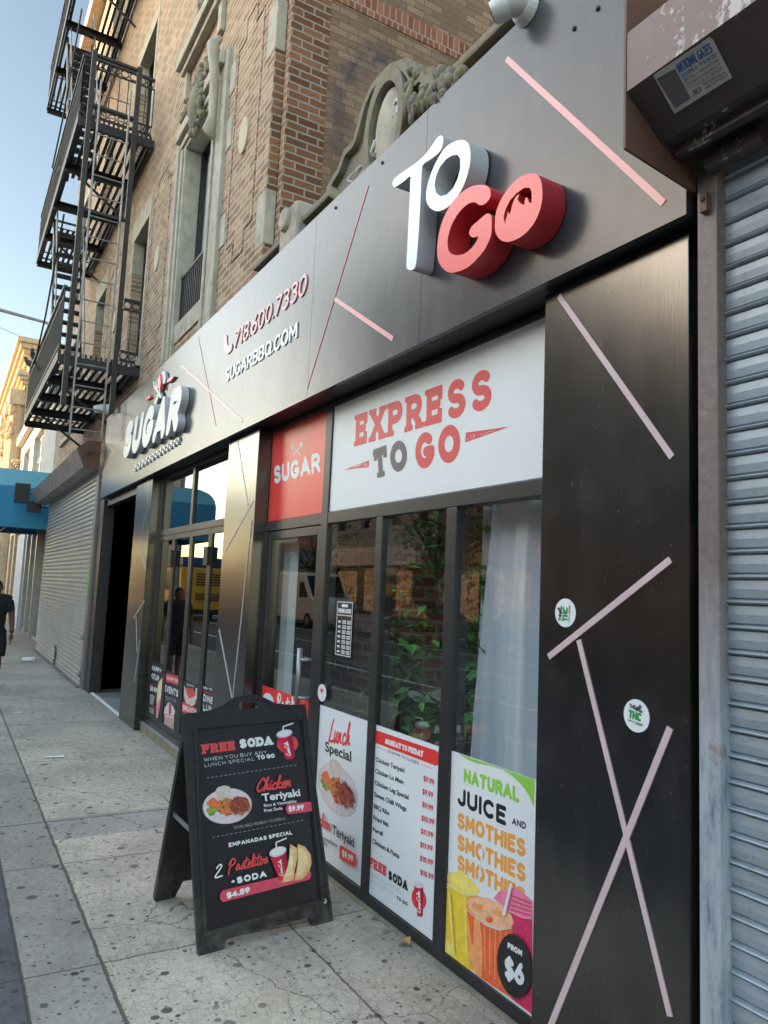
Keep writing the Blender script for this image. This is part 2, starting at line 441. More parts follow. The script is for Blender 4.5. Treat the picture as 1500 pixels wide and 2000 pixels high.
def slats_mat(name, col, fade, dirt=.5, spray=False):
    m, nt, b = newmat(name)
    v = coords(nt)
    big = noise(nt, coords(nt, (.8, .8, .5)), 2.0, 6, .6)
    fine = noise(nt, coords(nt, (3, 3, 14)), 9, 5, .7)
    c = rampn(nt, big, [(.3, col), (.7, fade)])
    c = mixc(nt, mth(nt, 'MULTIPLY', rampn(nt, fine, [(.55, g3(0)), (.8, g3(1))]), dirt), c, (.07,.065,.06))
    st = noise(nt, coords(nt, (9, 9, .6)), 4, 5, .7)
    c = mixc(nt, mth(nt, 'MULTIPLY', rampn(nt, st, [(.55, g3(0)), (.8, g3(1))]), dirt*.6), c, (.16,.12,.09))
    if spray:
        tc = nd(nt, 'ShaderNodeTexCoord'); sp = nd(nt, 'ShaderNodeSeparateXYZ'); lk(nt, tc.outputs['Object'], sp.inputs[0])
        w = nd(nt, 'ShaderNodeTexWave', Scale=2.6, Distortion=9.0, Detail=2.0); lk(nt, v, w.inputs['Vector'])
        msk = mth(nt, 'MULTIPLY', mth(nt, 'GREATER_THAN', w.outputs['Fac'], .93), rampn(nt, noise(nt, v, 1.1, 2), [(.45, g3(0)), (.55, g3(1))]))
        zz = mth(nt, 'SUBTRACT', 1.0, mth(nt, 'MINIMUM', mth(nt, 'ABSOLUTE', mth(nt, 'SUBTRACT', sp.outputs[2], 1.15)), 1.0))
        c = mixc(nt, mth(nt, 'MULTIPLY', mth(nt, 'MULTIPLY', msk, zz), .5), c, (.08,.08,.09))
    lk(nt, c, b.inputs['Base Color']); b.inputs['Roughness'].default_value = .5; b.inputs['Metallic'].default_value = .25
    bump(nt, b, noise(nt, v, 35, 5), .15, .004)
    return m
M['slat_right'] = slats_mat('shutter_slats_blue_grey', (.29,.335,.355), (.36,.43,.51), .6)
M['slat_left'] = slats_mat('shutter_slats_grey', (.36,.36,.33), (.42,.42,.39), .35, True)

def peeling(name, col, under, amt, rust=0.0):
    m, nt, b = newmat(name)
    v = coords(nt)
    a = noise(nt, coords(nt, (5, 5, .9)), 3.2, 3, .6)
    p = noise(nt, v, 60, 6, .75)
    f = rampn(nt, mth(nt, 'ADD', mth(nt, 'MULTIPLY', a, .75), mth(nt, 'MULTIPLY', p, .45)), [(amt, g3(0)), (amt+.025, g3(1))])
    c = rampn(nt, noise(nt, v, 3, 5), [(.3, tuple(x*.85 for x in col)), (.7, tuple(x*1.12 for x in col))])
    if rust:
        c = mixc(nt, mth(nt, 'MULTIPLY', rampn(nt, noise(nt, v, 6, 6, .7), [(.5, g3(0)), (.7, g3(1))]), rust), c, (.16,.06,.025))
    c = mixc(nt, f, c, under)
    lk(nt, c, b.inputs['Base Color']); b.inputs['Roughness'].default_value = .55
    bump(nt, b, mth(nt, 'ADD', p, f), .4, .006)
    return m
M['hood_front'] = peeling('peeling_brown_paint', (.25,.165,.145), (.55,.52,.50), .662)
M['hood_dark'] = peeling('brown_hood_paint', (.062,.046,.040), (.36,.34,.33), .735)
M['rust'] = peeling('rusty_steel', (.12,.06,.04), (.25,.20,.17), .8, .8)
M['jamb'] = peeling('jamb_brown_paint', (.17,.125,.115), (.36,.36,.37), .70, .35)
M['hood_left'] = peeling('grey_brown_hood', (.20,.17,.15), (.34,.32,.30), .62, .3)
M['jamb_left'] = peeling('grey_jamb', (.16,.145,.14), (.3,.28,.27), .72, .3)

def jamb_mat():
    # brown paint above, sprayed pale blue-grey and stained below
    m, nt, b = newmat('post_two_tone_paint')
    tc = nd(nt, 'ShaderNodeTexCoord'); sp = nd(nt, 'ShaderNodeSeparateXYZ'); lk(nt, tc.outputs['Object'], sp.inputs[0])
    v = coords(nt)
    z = mth(nt, 'ADD', sp.outputs[2], mth(nt, 'MULTIPLY', mth(nt, 'SUBTRACT', noise(nt, coords(nt, (8,8,1)), 3, 4), .5), .5))
    br = rampn(nt, noise(nt, v, 30, 6, .7), [(.3, (.13,.095,.09)), (.62, (.19,.145,.135)), (.74, (.30,.27,.25))])
    bl = rampn(nt, noise(nt, coords(nt, (4,4,1)), 3, 6, .7), [(.3, (.06,.10,.16)), (.45, (.30,.35,.40)), (.7, (.50,.54,.57))])
    f = rampn(nt, z, [(.0, g3(1)), (1, g3(0))])
    mr = nd(nt, 'ShaderNodeMapRange'); lk(nt, z, mr.inputs[0]); mr.inputs[1].default_value = 1.2; mr.inputs[2].default_value = 1.75
    c = mixc(nt, mr.outputs[0], bl, br)
    r = rampn(nt, noise(nt, v, 7, 6, .7), [(.62, g3(0)), (.75, g3(.7))])
    c = mixc(nt, r, c, (.20,.09,.04))
    lk(nt, c, b.inputs['Base Color']); b.inputs['Roughness'].default_value = .5
    bump(nt, b, noise(nt, v, 40, 6), .4, .004)
    return m
M['post'] = jamb_mat()

# ------------------------------------------------------------------ flat shapes: distance field on a grid -> clean outline mesh
def d_poly(X, Y, poly):
    d = np.full(X.shape, 1e18); s = np.ones(X.shape); n = len(poly)
    j = n-1
    for i in range(n):
        xi, yi = poly[i]; xj, yj = poly[j]
        ex, ey = xj-xi, yj-yi; wx, wy = X-xi, Y-yi
        t = np.clip((wx*ex+wy*ey)/max(ex*ex+ey*ey, 1e-18), 0, 1)
        bx, by = wx-ex*t, wy-ey*t
        d = np.minimum(d, bx*bx+by*by)
        c1 = Y >= yi; c2 = Y < yj; c3 = ex*wy > ey*wx
        flip = (c1 & c2 & c3) | (~c1 & ~c2 & ~c3)
        s = np.where(flip, -s, s)
        j = i
    return s*np.sqrt(d)
def d_strokes(X, Y, strokes, r):
    d = np.full(X.shape, 1e9)
    x0, y0 = X[0,0], Y[0,0]; h = X[0,1]-X[0,0]
    ny, nx = X.shape
    for st in strokes:
        pts = st if len(st) > 1 else [st[0], (st[0][0]+1e-4, st[0][1])]
        for (ax, ay), (bx, by) in zip(pts[:-1], pts[1:]):
            i0 = max(0, int((min(ax,bx)-3*r-x0)/h)-1); i1 = min(nx, int((max(ax,bx)+3*r-x0)/h)+3)
            j0 = max(0, int((min(ay,by)-3*r-y0)/h)-1); j1 = min(ny, int((max(ay,by)+3*r-y0)/h)+3)
            if i1 <= i0 or j1 <= j0: continue
            xs = X[j0:j1, i0:i1]; ys = Y[j0:j1, i0:i1]
            ex, ey = bx-ax, by-ay
            t = np.clip(((xs-ax)*ex+(ys-ay)*ey)/max(ex*ex+ey*ey, 1e-12), 0, 1)
            q = np.hypot(xs-ax-ex*t, ys-ay-ey*t)-r
            d[j0:j1, i0:i1] = np.minimum(d[j0:j1, i0:i1], q)
    return d
def d_box(X, Y, x0, x1, y0, y1):
    return np.maximum(np.maximum(x0-X, X-x1), np.maximum(y0-Y, Y-y1))
def d_ell(X, Y, cx, cy, rx, ry):
    return (np.hypot((X-cx)/rx, (Y-cy)/ry)-1)*min(rx, ry)
def grid(x0, x1, y0, y1, h):
    xs = np.arange(x0, x1+h, h); ys = np.arange(y0, y1+h, h)
    return np.meshgrid(xs, ys)
def contour(D, X, Y):
    """filled cells of D<0: list of polygons (2D) and boundary segments"""
    D = np.where(np.abs(D) < 1e-9, 1e-9, D)
    ins = D < 0
    cnt = ins[:-1,:-1].astype(int)+ins[1:,:-1]+ins[:-1,1:]+ins[1:,1:]
    polys = []; segs = []
    xs = X[0]; ys = Y[:,0]
    for j in range(cnt.shape[0]):
        row = cnt[j]
        if not row.any(): continue
        full = row == 4; i = 0; n = len(row)
        while i < n:
            if full[i]:
                k = i
                while k < n and full[k]: k += 1
                polys.append([(xs[i],ys[j]),(xs[k],ys[j]),(xs[k],ys[j+1]),(xs[i],ys[j+1])]); i = k
            elif row[i]:
                cs = [(xs[i],ys[j],D[j,i]),(xs[i+1],ys[j],D[j,i+1]),(xs[i+1],ys[j+1],D[j+1,i+1]),(xs[i],ys[j+1],D[j+1,i])]
                p = []; ex = []; en = []
                for a in range(4):
                    x1, y1, d1 = cs[a]; x2, y2, d2 = cs[(a+1)%4]
                    if d1 < 0: p.append((x1, y1))
                    if (d1 < 0) != (d2 < 0):
                        t = d1/(d1-d2); q = (x1+(x2-x1)*t, y1+(y2-y1)*t); p.append(q)
                        (ex if d1 < 0 else en).append(q)
                if len(p) >= 3: polys.append(p)
                if len(ex) == 1: segs.append((ex[0], en[0]))
                i += 1
            else: i += 1
    return polys, segs
def emit(mb, D, X, Y, fn, d0=0.0, d1=None, m=0, ms=None):
    """front face at depth d0, sides back to d1; fn(u,v,d) -> point"""
    polys, segs = contour(D, X, Y)
    for p in polys: mb.add([fn(u, v, d0) for u, v in p], [tuple(range(len(p)))], m)
    if d1 is not None:
        for a, b in segs: mb.add([fn(*a, d0), fn(*b, d0), fn(*b, d1), fn(*a, d1)], [(0,1,2,3)], m if ms is None else ms)

# ------------------------------------------------------------------ stroke alphabet (cap height 1)
def A_(cx, cy, rx, ry, a0, a1, n=12):
    return [(cx+rx*math.cos(rad(a0+(a1-a0)*i/n)), cy+ry*math.sin(rad(a0+(a1-a0)*i/n))) for i in range(n+1)]
_S = A_(.31,.755,.27,.245,35,265,14)+A_(.31,.255,.29,.255,88,-145,14)
GL = {
 'A': (.74, [[(0,0),(.37,1),(.74,0)], [(.14,.32),(.6,.32)]]),
 'B': (.62, [[(0,0),(0,1),(.3,1)]+A_(.33,.765,.25,.235,90,-90)+[(0,.53)], [(.3,.53)]+A_(.34,.265,.28,.265,90,-90)+[(0,0)]]),
 'C': (.66, [A_(.36,.5,.36,.5,50,310,18)]),
 'D': (.68, [[(0,0),(0,1),(.25,1)]+A_(.28,.5,.4,.5,90,-90,14)+[(0,0)]]),
 'E': (.52, [[(.52,1),(0,1),(0,0),(.52,0)], [(0,.52),(.44,.52)]]),
 'F': (.52, [[(.52,1),(0,1),(0,0)], [(0,.5),(.44,.5)]]),
 'G': (.70, [A_(.36,.5,.36,.5,48,335,20)+[(.70,.44),(.42,.44)]]),
 'H': (.64, [[(0,0),(0,1)], [(.64,0),(.64,1)], [(0,.5),(.64,.5)]]),
 'I': (.0, [[(0,0),(0,1)]]),
 'J': (.46, [[(.46,1),(.46,.25)]+A_(.23,.25,.23,.25,0,-170,10)]),
 'K': (.60, [[(0,0),(0,1)], [(.58,1),(.02,.42)], [(.2,.6),(.6,0)]]),
 'L': (.48, [[(0,1),(0,0),(.48,0)]]),
 'M': (.80, [[(0,0),(.04,1),(.4,.3),(.76,1),(.8,0)]]),
 'N': (.66, [[(0,0),(0,1),(.66,0),(.66,1)]]),
 'O': (.74, [A_(.37,.5,.37,.5,0,360,24)]),
 'P': (.58, [[(0,0),(0,1),(.3,1)]+A_(.32,.73,.26,.27,90,-90)+[(0,.46)]]),
 'Q': (.74, [A_(.37,.5,.37,.5,0,360,24), [(.48,.24),(.72,-.04)]]),
 'R': (.60, [[(0,0),(0,1),(.3,1)]+A_(.32,.73,.26,.27,90,-90)+[(0,.46)], [(.3,.46),(.60,0)]]),
 'S': (.60, [_S]),
 'T': (.64, [[(0,1),(.64,1)], [(.32,1),(.32,0)]]),
 'U': (.62, [[(0,1),(0,.3)]+A_(.31,.3,.31,.3,180,360,14)+[(.62,1)]]),
 'V': (.70, [[(0,1),(.35,0),(.70,1)]]),
 'W': (1.0, [[(0,1),(.24,0),(.5,.8),(.76,0),(1,1)]]),
 'X': (.64, [[(0,0),(.64,1)], [(0,1),(.64,0)]]),
 'Y': (.66, [[(0,1),(.33,.48),(.66,1)], [(.33,.48),(.33,0)]]),
 'Z': (.60, [[(0,1),(.6,1),(0,0),(.6,0)]]),
 '0': (.58, [A_(.29,.5,.29,.5,0,360,22)]),
 '1': (.22, [[(0,.8),(.2,1),(.2,0)]]),
 '2': (.54, [A_(.27,.73,.26,.27,170,-20,12)+[(0,0),(.54,0)]]),
 '3': (.54, [A_(.25,.755,.25,.245,140,-80,12)+[(.2,.52)], [(.2,.52)]+A_(.26,.265,.28,.265,80,-150,14)]),
 '4': (.60, [[(.42,0),(.42,1),(0,.28),(.6,.28)]]),
 '5': (.54, [[(.5,1),(.08,1),(.04,.56)]+A_(.26,.33,.27,.33,110,-150,14)]),
 '6': (.56, [[(.40,1),(.08,.5)]+A_(.28,.29,.28,.29,160,-200,20)]),
 '7': (.54, [[(0,1),(.54,1),(.16,0)]]),
 '8': (.56, [A_(.28,.76,.23,.24,0,360,18), A_(.28,.26,.28,.26,0,360,18)]),
 '9': (.56, [[(.16,0),(.48,.5)]+A_(.28,.71,.28,.29,-20,340,20)]),
 '$': (.58, [_S, [(.30,1.12),(.30,-.12)]]),
 '.': (.0, [[(0,.03)]]),
 ',': (.06, [[(.05,.05),(0,-.12)]]),
 '-': (.3, [[(0,.5),(.3,.5)]]),
 '+': (.36, [[(0,.45),(.36,.45)], [(.18,.63),(.18,.27)]]),
 ':': (.0, [[(0,.7)], [(0,.2)]]),
 '%': (.7, [[(.08,0),(.62,1)], A_(.13,.78,.12,.18,0,360,10), A_(.57,.22,.12,.18,0,360,10)]),
 '&': (.66, [[(.66,0),(.12,.7)]+A_(.28,.8,.17,.19,190,-20,10)+[(.05,.36)]+A_(.26,.22,.22,.22,150,330,10)+[(.62,.44)]]),
 ' ': (.34, []),
}
# flowing hand-lettered letters; each is one pen line
def sm(pts, n=5):
    if len(pts) < 3: return pts
    P = [pts[0]]+list(pts)+[pts[-1]]; out = []
    for i in range(1, len(P)-2):
        p0, p1, p2, p3 = P[i-1:i+3]
        for k in range(n):
            t = k/n
            out.append(tuple(.5*((2*p1[a])+(-p0[a]+p2[a])*t+(2*p0[a]-5*p1[a]+4*p2[a]-p3[a])*t*t+(-p0[a]+3*p1[a]-3*p2[a]+p3[a])*t**3) for a in (0,1)))
    return out+[pts[-1]]
SG = {
 'L': (.52, [[(.42,1),(.30,.8),(.16,.3),(.04,.02),(.22,.0),(.52,.04)]]),
 'C': (.52, [[(.52,.78),(.46,1),(.26,.86),(.06,.4),(.12,.04),(.34,.08),(.52,.3)]]),
 'P': (.56, [[(.22,.86),(.10,.3),(.02,-.16)], [(.04,.62),(.24,.98),(.48,.92),(.46,.62),(.16,.42)]]),
 'u': (.36, [[(.06,.46),(.02,.1),(.12,.0),(.28,.4)], [(.30,.46),(.26,.08),(.36,.04)]]),
 'n': (.40, [[(.06,.46),(.02,.0),(.16,.36),(.28,.44),(.24,.12),(.36,.04)]]),
 'c': (.32, [[(.30,.40),(.2,.48),(.06,.3),(.08,.04),(.2,.0),(.34,.12)]]),
 'h': (.44, [[(.10,.3),(.28,.86),(.24,1.),(.14,.7),(.04,.0),(.16,.34),(.28,.42),(.26,.1),(.42,.08)]]),
 'i': (.20, [[(.06,.46),(.04,.06),(.20,.08)], [(.12,.66),(.125,.68)]]),
 'k': (.42, [[(.10,.3),(.26,.86),(.2,1.),(.12,.6),(.04,.0)], [(.34,.44),(.12,.22),(.3,.02),(.42,.1)]]),
 'e': (.32, [[(.04,.18),(.24,.3),(.22,.46),(.08,.36),(.06,.06),(.2,.0),(.32,.12)]]),
 'a': (.38, [[(.28,.40),(.16,.46),(.04,.2),(.12,.02),(.28,.36),(.28,.06),(.38,.06)]]),
 's': (.30, [[(.04,.06),(.22,.48),(.24,.14),(.1,.0)], [(.2,.04),(.30,.12)]]),
 't': (.26, [[(.18,.86),(.06,.1),(.14,.0),(.26,.1)], [(-.02,.58),(.36,.64)]]),
 'l': (.24, [[(.06,.2),(.24,.8),(.18,1.),(.08,.5),(.08,.04),(.24,.1)]]),
 'o': (.34, [[(.24,.42),(.1,.44),(.04,.16),(.14,.0),(.26,.2),(.2,.42),(.36,.38)]]),
 'd': (.38, [[(.26,.40),(.14,.44),(.04,.2),(.12,.02),(.24,.3),(.36,1.),(.26,.1),(.38,.06)]]),
 '2': (.46, [[(.06,.72),(.24,1.),(.36,.8),(.02,.02),(.46,.06)]]),
 '-': (.2, [[(.0,.3),(.2,.34)]]),
 ' ': (.3, []),
}
def layout(s, gap, font, sx=1.0, slant=0.0):
    x = 0.0; out = []
    for i, ch in enumerate(s):
        w, st = font[ch]
        for p in st:
            q = sm(p) if font is SG else p
            out.append((ch, [((x+px)*1.0, py) for px, py in q]))
        x += w + (0 if ch == ' ' else gap)
    W = x-gap
    return [(c, [(px*sx+slant*py, py) for px, py in p]) for c, p in out], W*sx
def afn(bl, br, tl, n=(0,-1,0), lift=0.004):
    bl, br, tl, n = map(np.array, (bl, br, tl, n))
    return bl, br-bl, tl-bl, np.array(n, float), lift
def stroke_text(mb, s, bl, br, tl, r=.1, font=None, gap=None, slab=False, res=22, n=(0,-1,0), lift=.004, depth=None, m=0, ms=None, cut=None):
    font = font or GL
    gap = (2*r+.09 if font is GL else -.0) if gap is None else gap
    if slab: gap = gap+.16
    bl, U, V, n, lift = afn(bl, br, tl, n, lift)
    st, W = layout(s, gap, font)
    a = (np.linalg.norm(U)/np.linalg.norm(V)-2*r)/max(W, 1e-6)
    st = [(c, [(x*a+r, r+y*(1-2*r)) for x, y in p]) for c, p in st]
    Wt = W*a+2*r
    X, Y = grid(-r-.3, Wt+.3, -.35, 1.35, 1.0/res)
    D = d_strokes(X, Y, [p for c, p in st], r)
    if slab:
        t = r*.62
        for c, p in st:
            if c in 'OGCSQ&$.:0368925-': continue
            for e, f in ((p[0], p[1]), (p[-1], p[-2])):
                if abs(e[1]-r) < .03 or abs(e[1]-(1-r)) < .03:
                    if abs(f[1]-e[1]) < .2:   # arm of E, F, T, L: a vertical spur
                        sgn = 1 if e[1] < .5 else -1
                        b = d_box(X, Y, e[0]-t, e[0]+r, min(e[1]-sgn*r, e[1]+sgn*.26), max(e[1]-sgn*r, e[1]+sgn*.26))
                    else:
                        y0 = 0 if e[1] < .5 else 1-2*t
                        b = d_box(X, Y, e[0]-r*1.75, e[0]+r*1.75, y0, y0+2*t)
                    D = np.minimum(D, b)
            for q in p[1:-1]:
                if c in 'BDEFPRL' and q[0] < p[0][0]+.02 and (abs(q[1]-r) < .03 or abs(q[1]-(1-r)) < .03):
                    y0 = 0 if q[1] < .5 else 1-2*t
                    D = np.minimum(D, d_box(X, Y, q[0]-r*1.75, q[0]+r, y0, y0+2*t))
        D = np.maximum(D, np.maximum(-Y, Y-1))
    if cut is not None: D = np.maximum(D, cut(X/Wt, Y))
    fn = lambda u, v, d: bl+U*(u/Wt)+V*v+n*(lift-d)
    emit(mb, D, X, Y, fn, 0.0, depth, m, ms)
TXT = {}
def font_text(mb, s, bl, br, tl, weight=0.0, n=(0,-1,0), lift=.004, m=0, space=1.0):
    key = (s, weight, space)
    if key not in TXT:
        cu = bpy.data.curves.new('lettering_curve', 'FONT'); cu.body = s; cu.offset = weight; cu.space_character = space; cu.resolution_u = 3
        o = bpy.data.objects.new('lettering_curve', cu)
        me = o.to_mesh()
        vs = [(v.co.x, v.co.y) for v in me.vertices]; fs = [tuple(p.vertices) for p in me.polygons]
        o.to_mesh_clear(); bpy.data.objects.remove(o); bpy.data.curves.remove(cu)
        TXT[key] = (vs, fs)
    vs, fs = TXT[key]
    x0 = min(v[0] for v in vs); x1 = max(v[0] for v in vs)
    bl, U, V, n, lift = afn(bl, br, tl, n, lift)
    mb.add([bl+U*((x-x0)/(x1-x0))+V*(y/.702)+n*lift for x, y in vs], fs, m)

# a plane at constant Y: shapes drawn in metres (X, Z), depth towards the street is negative d
def onY(Y): return lambda u, v, d: (u, Y+d, v)
def px2(pts, Y):
    return [(p[0], p[2]) for p in (PY(x, y, Y) for x, y in pts)]
def rectstrip(mb, a, b, w, Y, t, m=0, Yb=None):
    """an inlaid bar between two photo points on the plane Y, w wide, t proud"""
    p = PY(*a, Y); q = PY(*b, Y)
    mb.bar((p[0], Y-t/2+.001, p[2]), (q[0], Y-t/2+.001, q[2]), t, w, up=Vector((q[2]-p[2], 0, -(q[0]-p[0]))), m=m)

# ------------------------------------------------------------------ sidewalk, road
def concrete():
    m, nt, b = newmat('sidewalk_concrete')
    tc = nd(nt, 'ShaderNodeTexCoord'); sp = nd(nt, 'ShaderNodeSeparateXYZ'); lk(nt, tc.outputs['Object'], sp.inputs[0])
    v = tc.outputs['Object']
    wob = mth(nt, 'MULTIPLY', mth(nt, 'SUBTRACT', noise(nt, v, 7, 7, .75), .5), .028)
    x = mth(nt, 'ADD', sp.outputs[0], wob); y = mth(nt, 'ADD', sp.outputs[1], wob)
    def ge(a, t): return mth(nt, 'GREATER_THAN', a, t)
    def line(c, at, w): return mth(nt, 'LESS_THAN', mth(nt, 'ABSOLUTE', mth(nt, 'SUBTRACT', c, at)), w)
    inner = ge(y, .74); mid = ge(y, .425)
    # slab tones
    base = rampn(nt, noise(nt, v, 1.6, 7, .65), [(.3, (.415,.36,.28)), (.5, (.515,.45,.355)), (.72, (.59,.515,.41))])
    grey = rampn(nt, noise(nt, v, 2.2, 7, .65), [(.3, (.275,.25,.215)), (.7, (.375,.345,.295))])
    dark = rampn(nt, noise(nt, v, 3.5, 7, .7), [(.3, (.075,.078,.085)), (.7, (.13,.132,.138))])
    c = mixc(nt, mid, dark, mixc(nt, inner, grey, base))
    # older grey concrete farther along, and patches between joints
    far = nd(nt, 'ShaderNodeMapRange'); lk(nt, x, far.inputs[0]); far.inputs[1].default_value = -5.0; far.inputs[2].default_value = -9.5
    c = mixc(nt, mth(nt, 'MULTIPLY', far.outputs[0], .8), c, rampn(nt, noise(nt, v, 1.1, 6), [(.3, (.30,.275,.235)), (.7, (.40,.37,.315))]))
    patch = mth(nt, 'MULTIPLY', mth(nt, 'MULTIPLY', ge(x, -5.72), mth(nt, 'LESS_THAN', x, -5.25)), inner)
    c = mixc(nt, mth(nt, 'MULTIPLY', patch, .7), c, (.30,.285,.26))
    # every slab weathered a little differently
    wn = nd(nt, 'ShaderNodeTexWhiteNoise', noise_dimensions='1D'); lk(nt, mth(nt, 'ADD', mth(nt, 'FLOOR', mth(nt, 'DIVIDE', mth(nt, 'ADD', x, 3.53), 1.28)), mth(nt, 'MULTIPLY', inner, 17.0)), wn.inputs['W'])
    c = mixc(nt, .5, c, rampn(nt, wn.outputs['Value'], [(0, g3(.42)), (1, g3(.55))]), 'OVERLAY')
    sm_ = noise(nt, v, .9, 8, .72)
    c = mixc(nt, mth(nt, 'MULTIPLY', rampn(nt, sm_, [(.45, g3(0)), (.68, g3(1))]), .5), c, (.15,.14,.125))
    # grain: speckle of aggregate
    vo = nd(nt, 'ShaderNodeTexVoronoi', Scale=110.0); lk(nt, v, vo.inputs['Vector'])
    c = mixc(nt, .30, c, rampn(nt, vo.outputs['Distance'], [(.1, g3(.25)), (.6, g3(.62))]), 'OVERLAY')
    c = mixc(nt, .5, c, rampn(nt, noise(nt, v, 26, 7, .75), [(.3, g3(.28)), (.7, g3(.68))]), 'OVERLAY')
    # broom lines along the street
    wv = noise(nt, coords(nt, (2.2, 70, 1)), 3.0, 4, .6)
    br = mth(nt, 'MULTIPLY', rampn(nt, wv, [(.55, g3(0)), (.66, g3(1))]), mth(nt, 'MULTIPLY', inner, rampn(nt, noise(nt, v, 1.2, 2), [(.42, g3(0)), (.6, g3(.5))])))
    c = mixc(nt, br, c, (.13,.12,.105))
    # map cracking
    nv = nd(nt, 'ShaderNodeTexNoise', Scale=8.0, Detail=5.0); lk(nt, v, nv.inputs['Vector'])
    va = nd(nt, 'ShaderNodeMix', data_type='VECTOR'); va.inputs[0].default_value = .12; lk(nt, v, va.inputs[4]); lk(nt, nv.outputs['Color'], va.inputs[5])
    vg = nd(nt, 'ShaderNodeMix', data_type='VECTOR'); vg.inputs[0].default_value = .035; lk(nt, v, vg.inputs[4]); lk(nt, nv.outputs['Color'], vg.inputs[5])
    def cracks(sc, w):
        q = nd(nt, 'ShaderNodeTexVoronoi', Scale=sc, feature='DISTANCE_TO_EDGE'); lk(nt, va.outputs[1], q.inputs['Vector'])
        return mth(nt, 'LESS_THAN', q.outputs['Distance'], w)
    area = rampn(nt, noise(nt, v, 1.0, 3), [(.42, g3(0)), (.55, g3(1))])
    ck = mth(nt, 'MULTIPLY', mth(nt, 'MULTIPLY', cracks(15.0, .025), area), mth(nt, 'MULTIPLY', inner, .42))
    c = mixc(nt, ck, c, (.10,.095,.085))
    ck2 = mth(nt, 'MULTIPLY', cracks(.9, .0022), mth(nt, 'MULTIPLY', inner, .7))
    c = mixc(nt, ck2, c, (.06,.056,.05))
    # chewing gum spots
    for sc, th, r0, seed in ((5.5, .55, .135, 0.0), (9.0, .58, .15, 3.3), (17.0, .70, .17, 7.7), (38.0, .85, .25, 1.9)):
        mp = nd(nt, 'ShaderNodeMapping'); mp.inputs['Location'].default_value = (seed, seed*2, 0); lk(nt, vg.outputs[1], mp.inputs['Vector'])
        q = nd(nt, 'ShaderNodeTexVoronoi', Scale=sc, voronoi_dimensions='2D'); lk(nt, mp.outputs[0], q.inputs['Vector'])
        sc_ = nd(nt, 'ShaderNodeSeparateColor'); lk(nt, q.outputs['Color'], sc_.inputs[0])
        rr = mth(nt, 'MULTIPLY', sc_.outputs[1], r0)
        mrr = nd(nt, 'ShaderNodeMapRange'); lk(nt, mth(nt, 'DIVIDE', q.outputs['Distance'], mth(nt, 'MAXIMUM', rr, .001)), mrr.inputs[0]); mrr.inputs[1].default_value = 1.2; mrr.inputs[2].default_value = .9
        g = mth(nt, 'MULTIPLY', mth(nt, 'MULTIPLY', mrr.outputs[0], ge(sc_.outputs[0], th)), mth(nt, 'ADD', .45, mth(nt, 'MULTIPLY', sc_.outputs[2], .55)))
        c = mixc(nt, mth(nt, 'MULTIPLY', g, .95), c, (.042,.040,.038))
    # joints
    J = mth(nt, 'MAXIMUM', line(y, .74, .008), line(y, .425, .007))
    for jx, w in ((-3.53, .005), (-4.81, .005), (-5.66, .009), (-7.5, .006), (-2.2, .006), (-9.4, .008), (-11.4, .008), (-13.6, .01), (-16, .01), (-18.5, .012), (-21, .012)):
        J = mth(nt, 'MAXIMUM', J, line(x, jx, w))
    J = mth(nt, 'MAXIMUM', J, mth(nt, 'MULTIPLY', line(y, 1.62, .005), ge(x, -6.0)))
    c = mixc(nt, mth(nt, 'MULTIPLY', J, .8), c, (.055,.05,.045))
    # damp grime along the shopfront
    gr = nd(nt, 'ShaderNodeMapRange'); lk(nt, y, gr.inputs[0]); gr.inputs[1].default_value = 1.75; gr.inputs[2].default_value = 2.07
    c = mixc(nt, mth(nt, 'MULTIPLY', mth(nt, 'MULTIPLY', gr.outputs[0], noise(nt, v, 6, 5)), .75), c, (.10,.095,.085))
    lk(nt, c, b.inputs['Base Color']); b.inputs['Roughness'].default_value = .88; b.inputs['Specular IOR Level'].default_value = .25
    h = mth(nt, 'SUBTRACT', noise(nt, v, 70, 7, .7), mth(nt, 'MULTIPLY', mth(nt, 'MAXIMUM', J, ck), 3.0))
    bump(nt, b, h, .5, .006)
    return m
M['sidewalk'] = concrete()
def ground(name, x0, x1, y0, y1, z, mt):
    mb = MB(); nx = max(1, int((x1-x0)/20)); ny = max(1, int((y1-y0)/20))
    for i in range(nx):
        for j in range(ny):
            a = x0+(x1-x0)*i/nx; b = x0+(x1-x0)*(i+1)/nx; c = y0+(y1-y0)*j/ny; d = y0+(y1-y0)*(j+1)/ny
            mb.quad((a,c,z),(b,c,z),(b,d,z),(a,d,z))
    return mb.build(name, mt, kind='structure')
ground('sidewalk', -120, 12, -1.65, 30, 0.0, M['sidewalk'])
mb = MB(); mb.box(-120, 12, -1.8, -1.652, -.14, .002); mb.box(-120, 40, -12.6, -12.452, -.14, .002)
mb.build('kerb', M['limestone'], kind='structure')
ground('road', -400, 200, -12.5, -1.75, -.13, M['asphalt'])
ground('opposite_sidewalk', -120, 40, -40, -12.55, -.004, M['pale_plaster'])
ground('ground', -1500, 1500, -1500, 1500, -.3, M['asphalt'])
mb = MB()
for x in range(-80, 20, 5): mb.box(x, x+2.2, -6.95, -6.83, -.127, -.125)
mb.box(-80, 20, -9.9, -9.78, -.127, -.125); mb.box(-80, 20, -4.2, -4.1, -.127, -.125)
mb.build('road_markings', M['white'], kind='structure')
# entrance floor of the recess
mb = MB(); mb.quad((-12.1,2.0,.005),(-9.6,2.0,.005),(-9.6,5.0,.005),(-12.1,5.0,.005))
mb.build('entrance_floor', plain('grey_floor_tile', (.20,.20,.20), .5, var=.3, vs=3), kind='structure')
mb = MB(); mb.box(-11.95, -9.5, 1.985, 2.03, .004, .012)
mb.build('threshold_strip', M['white'], kind='structure')

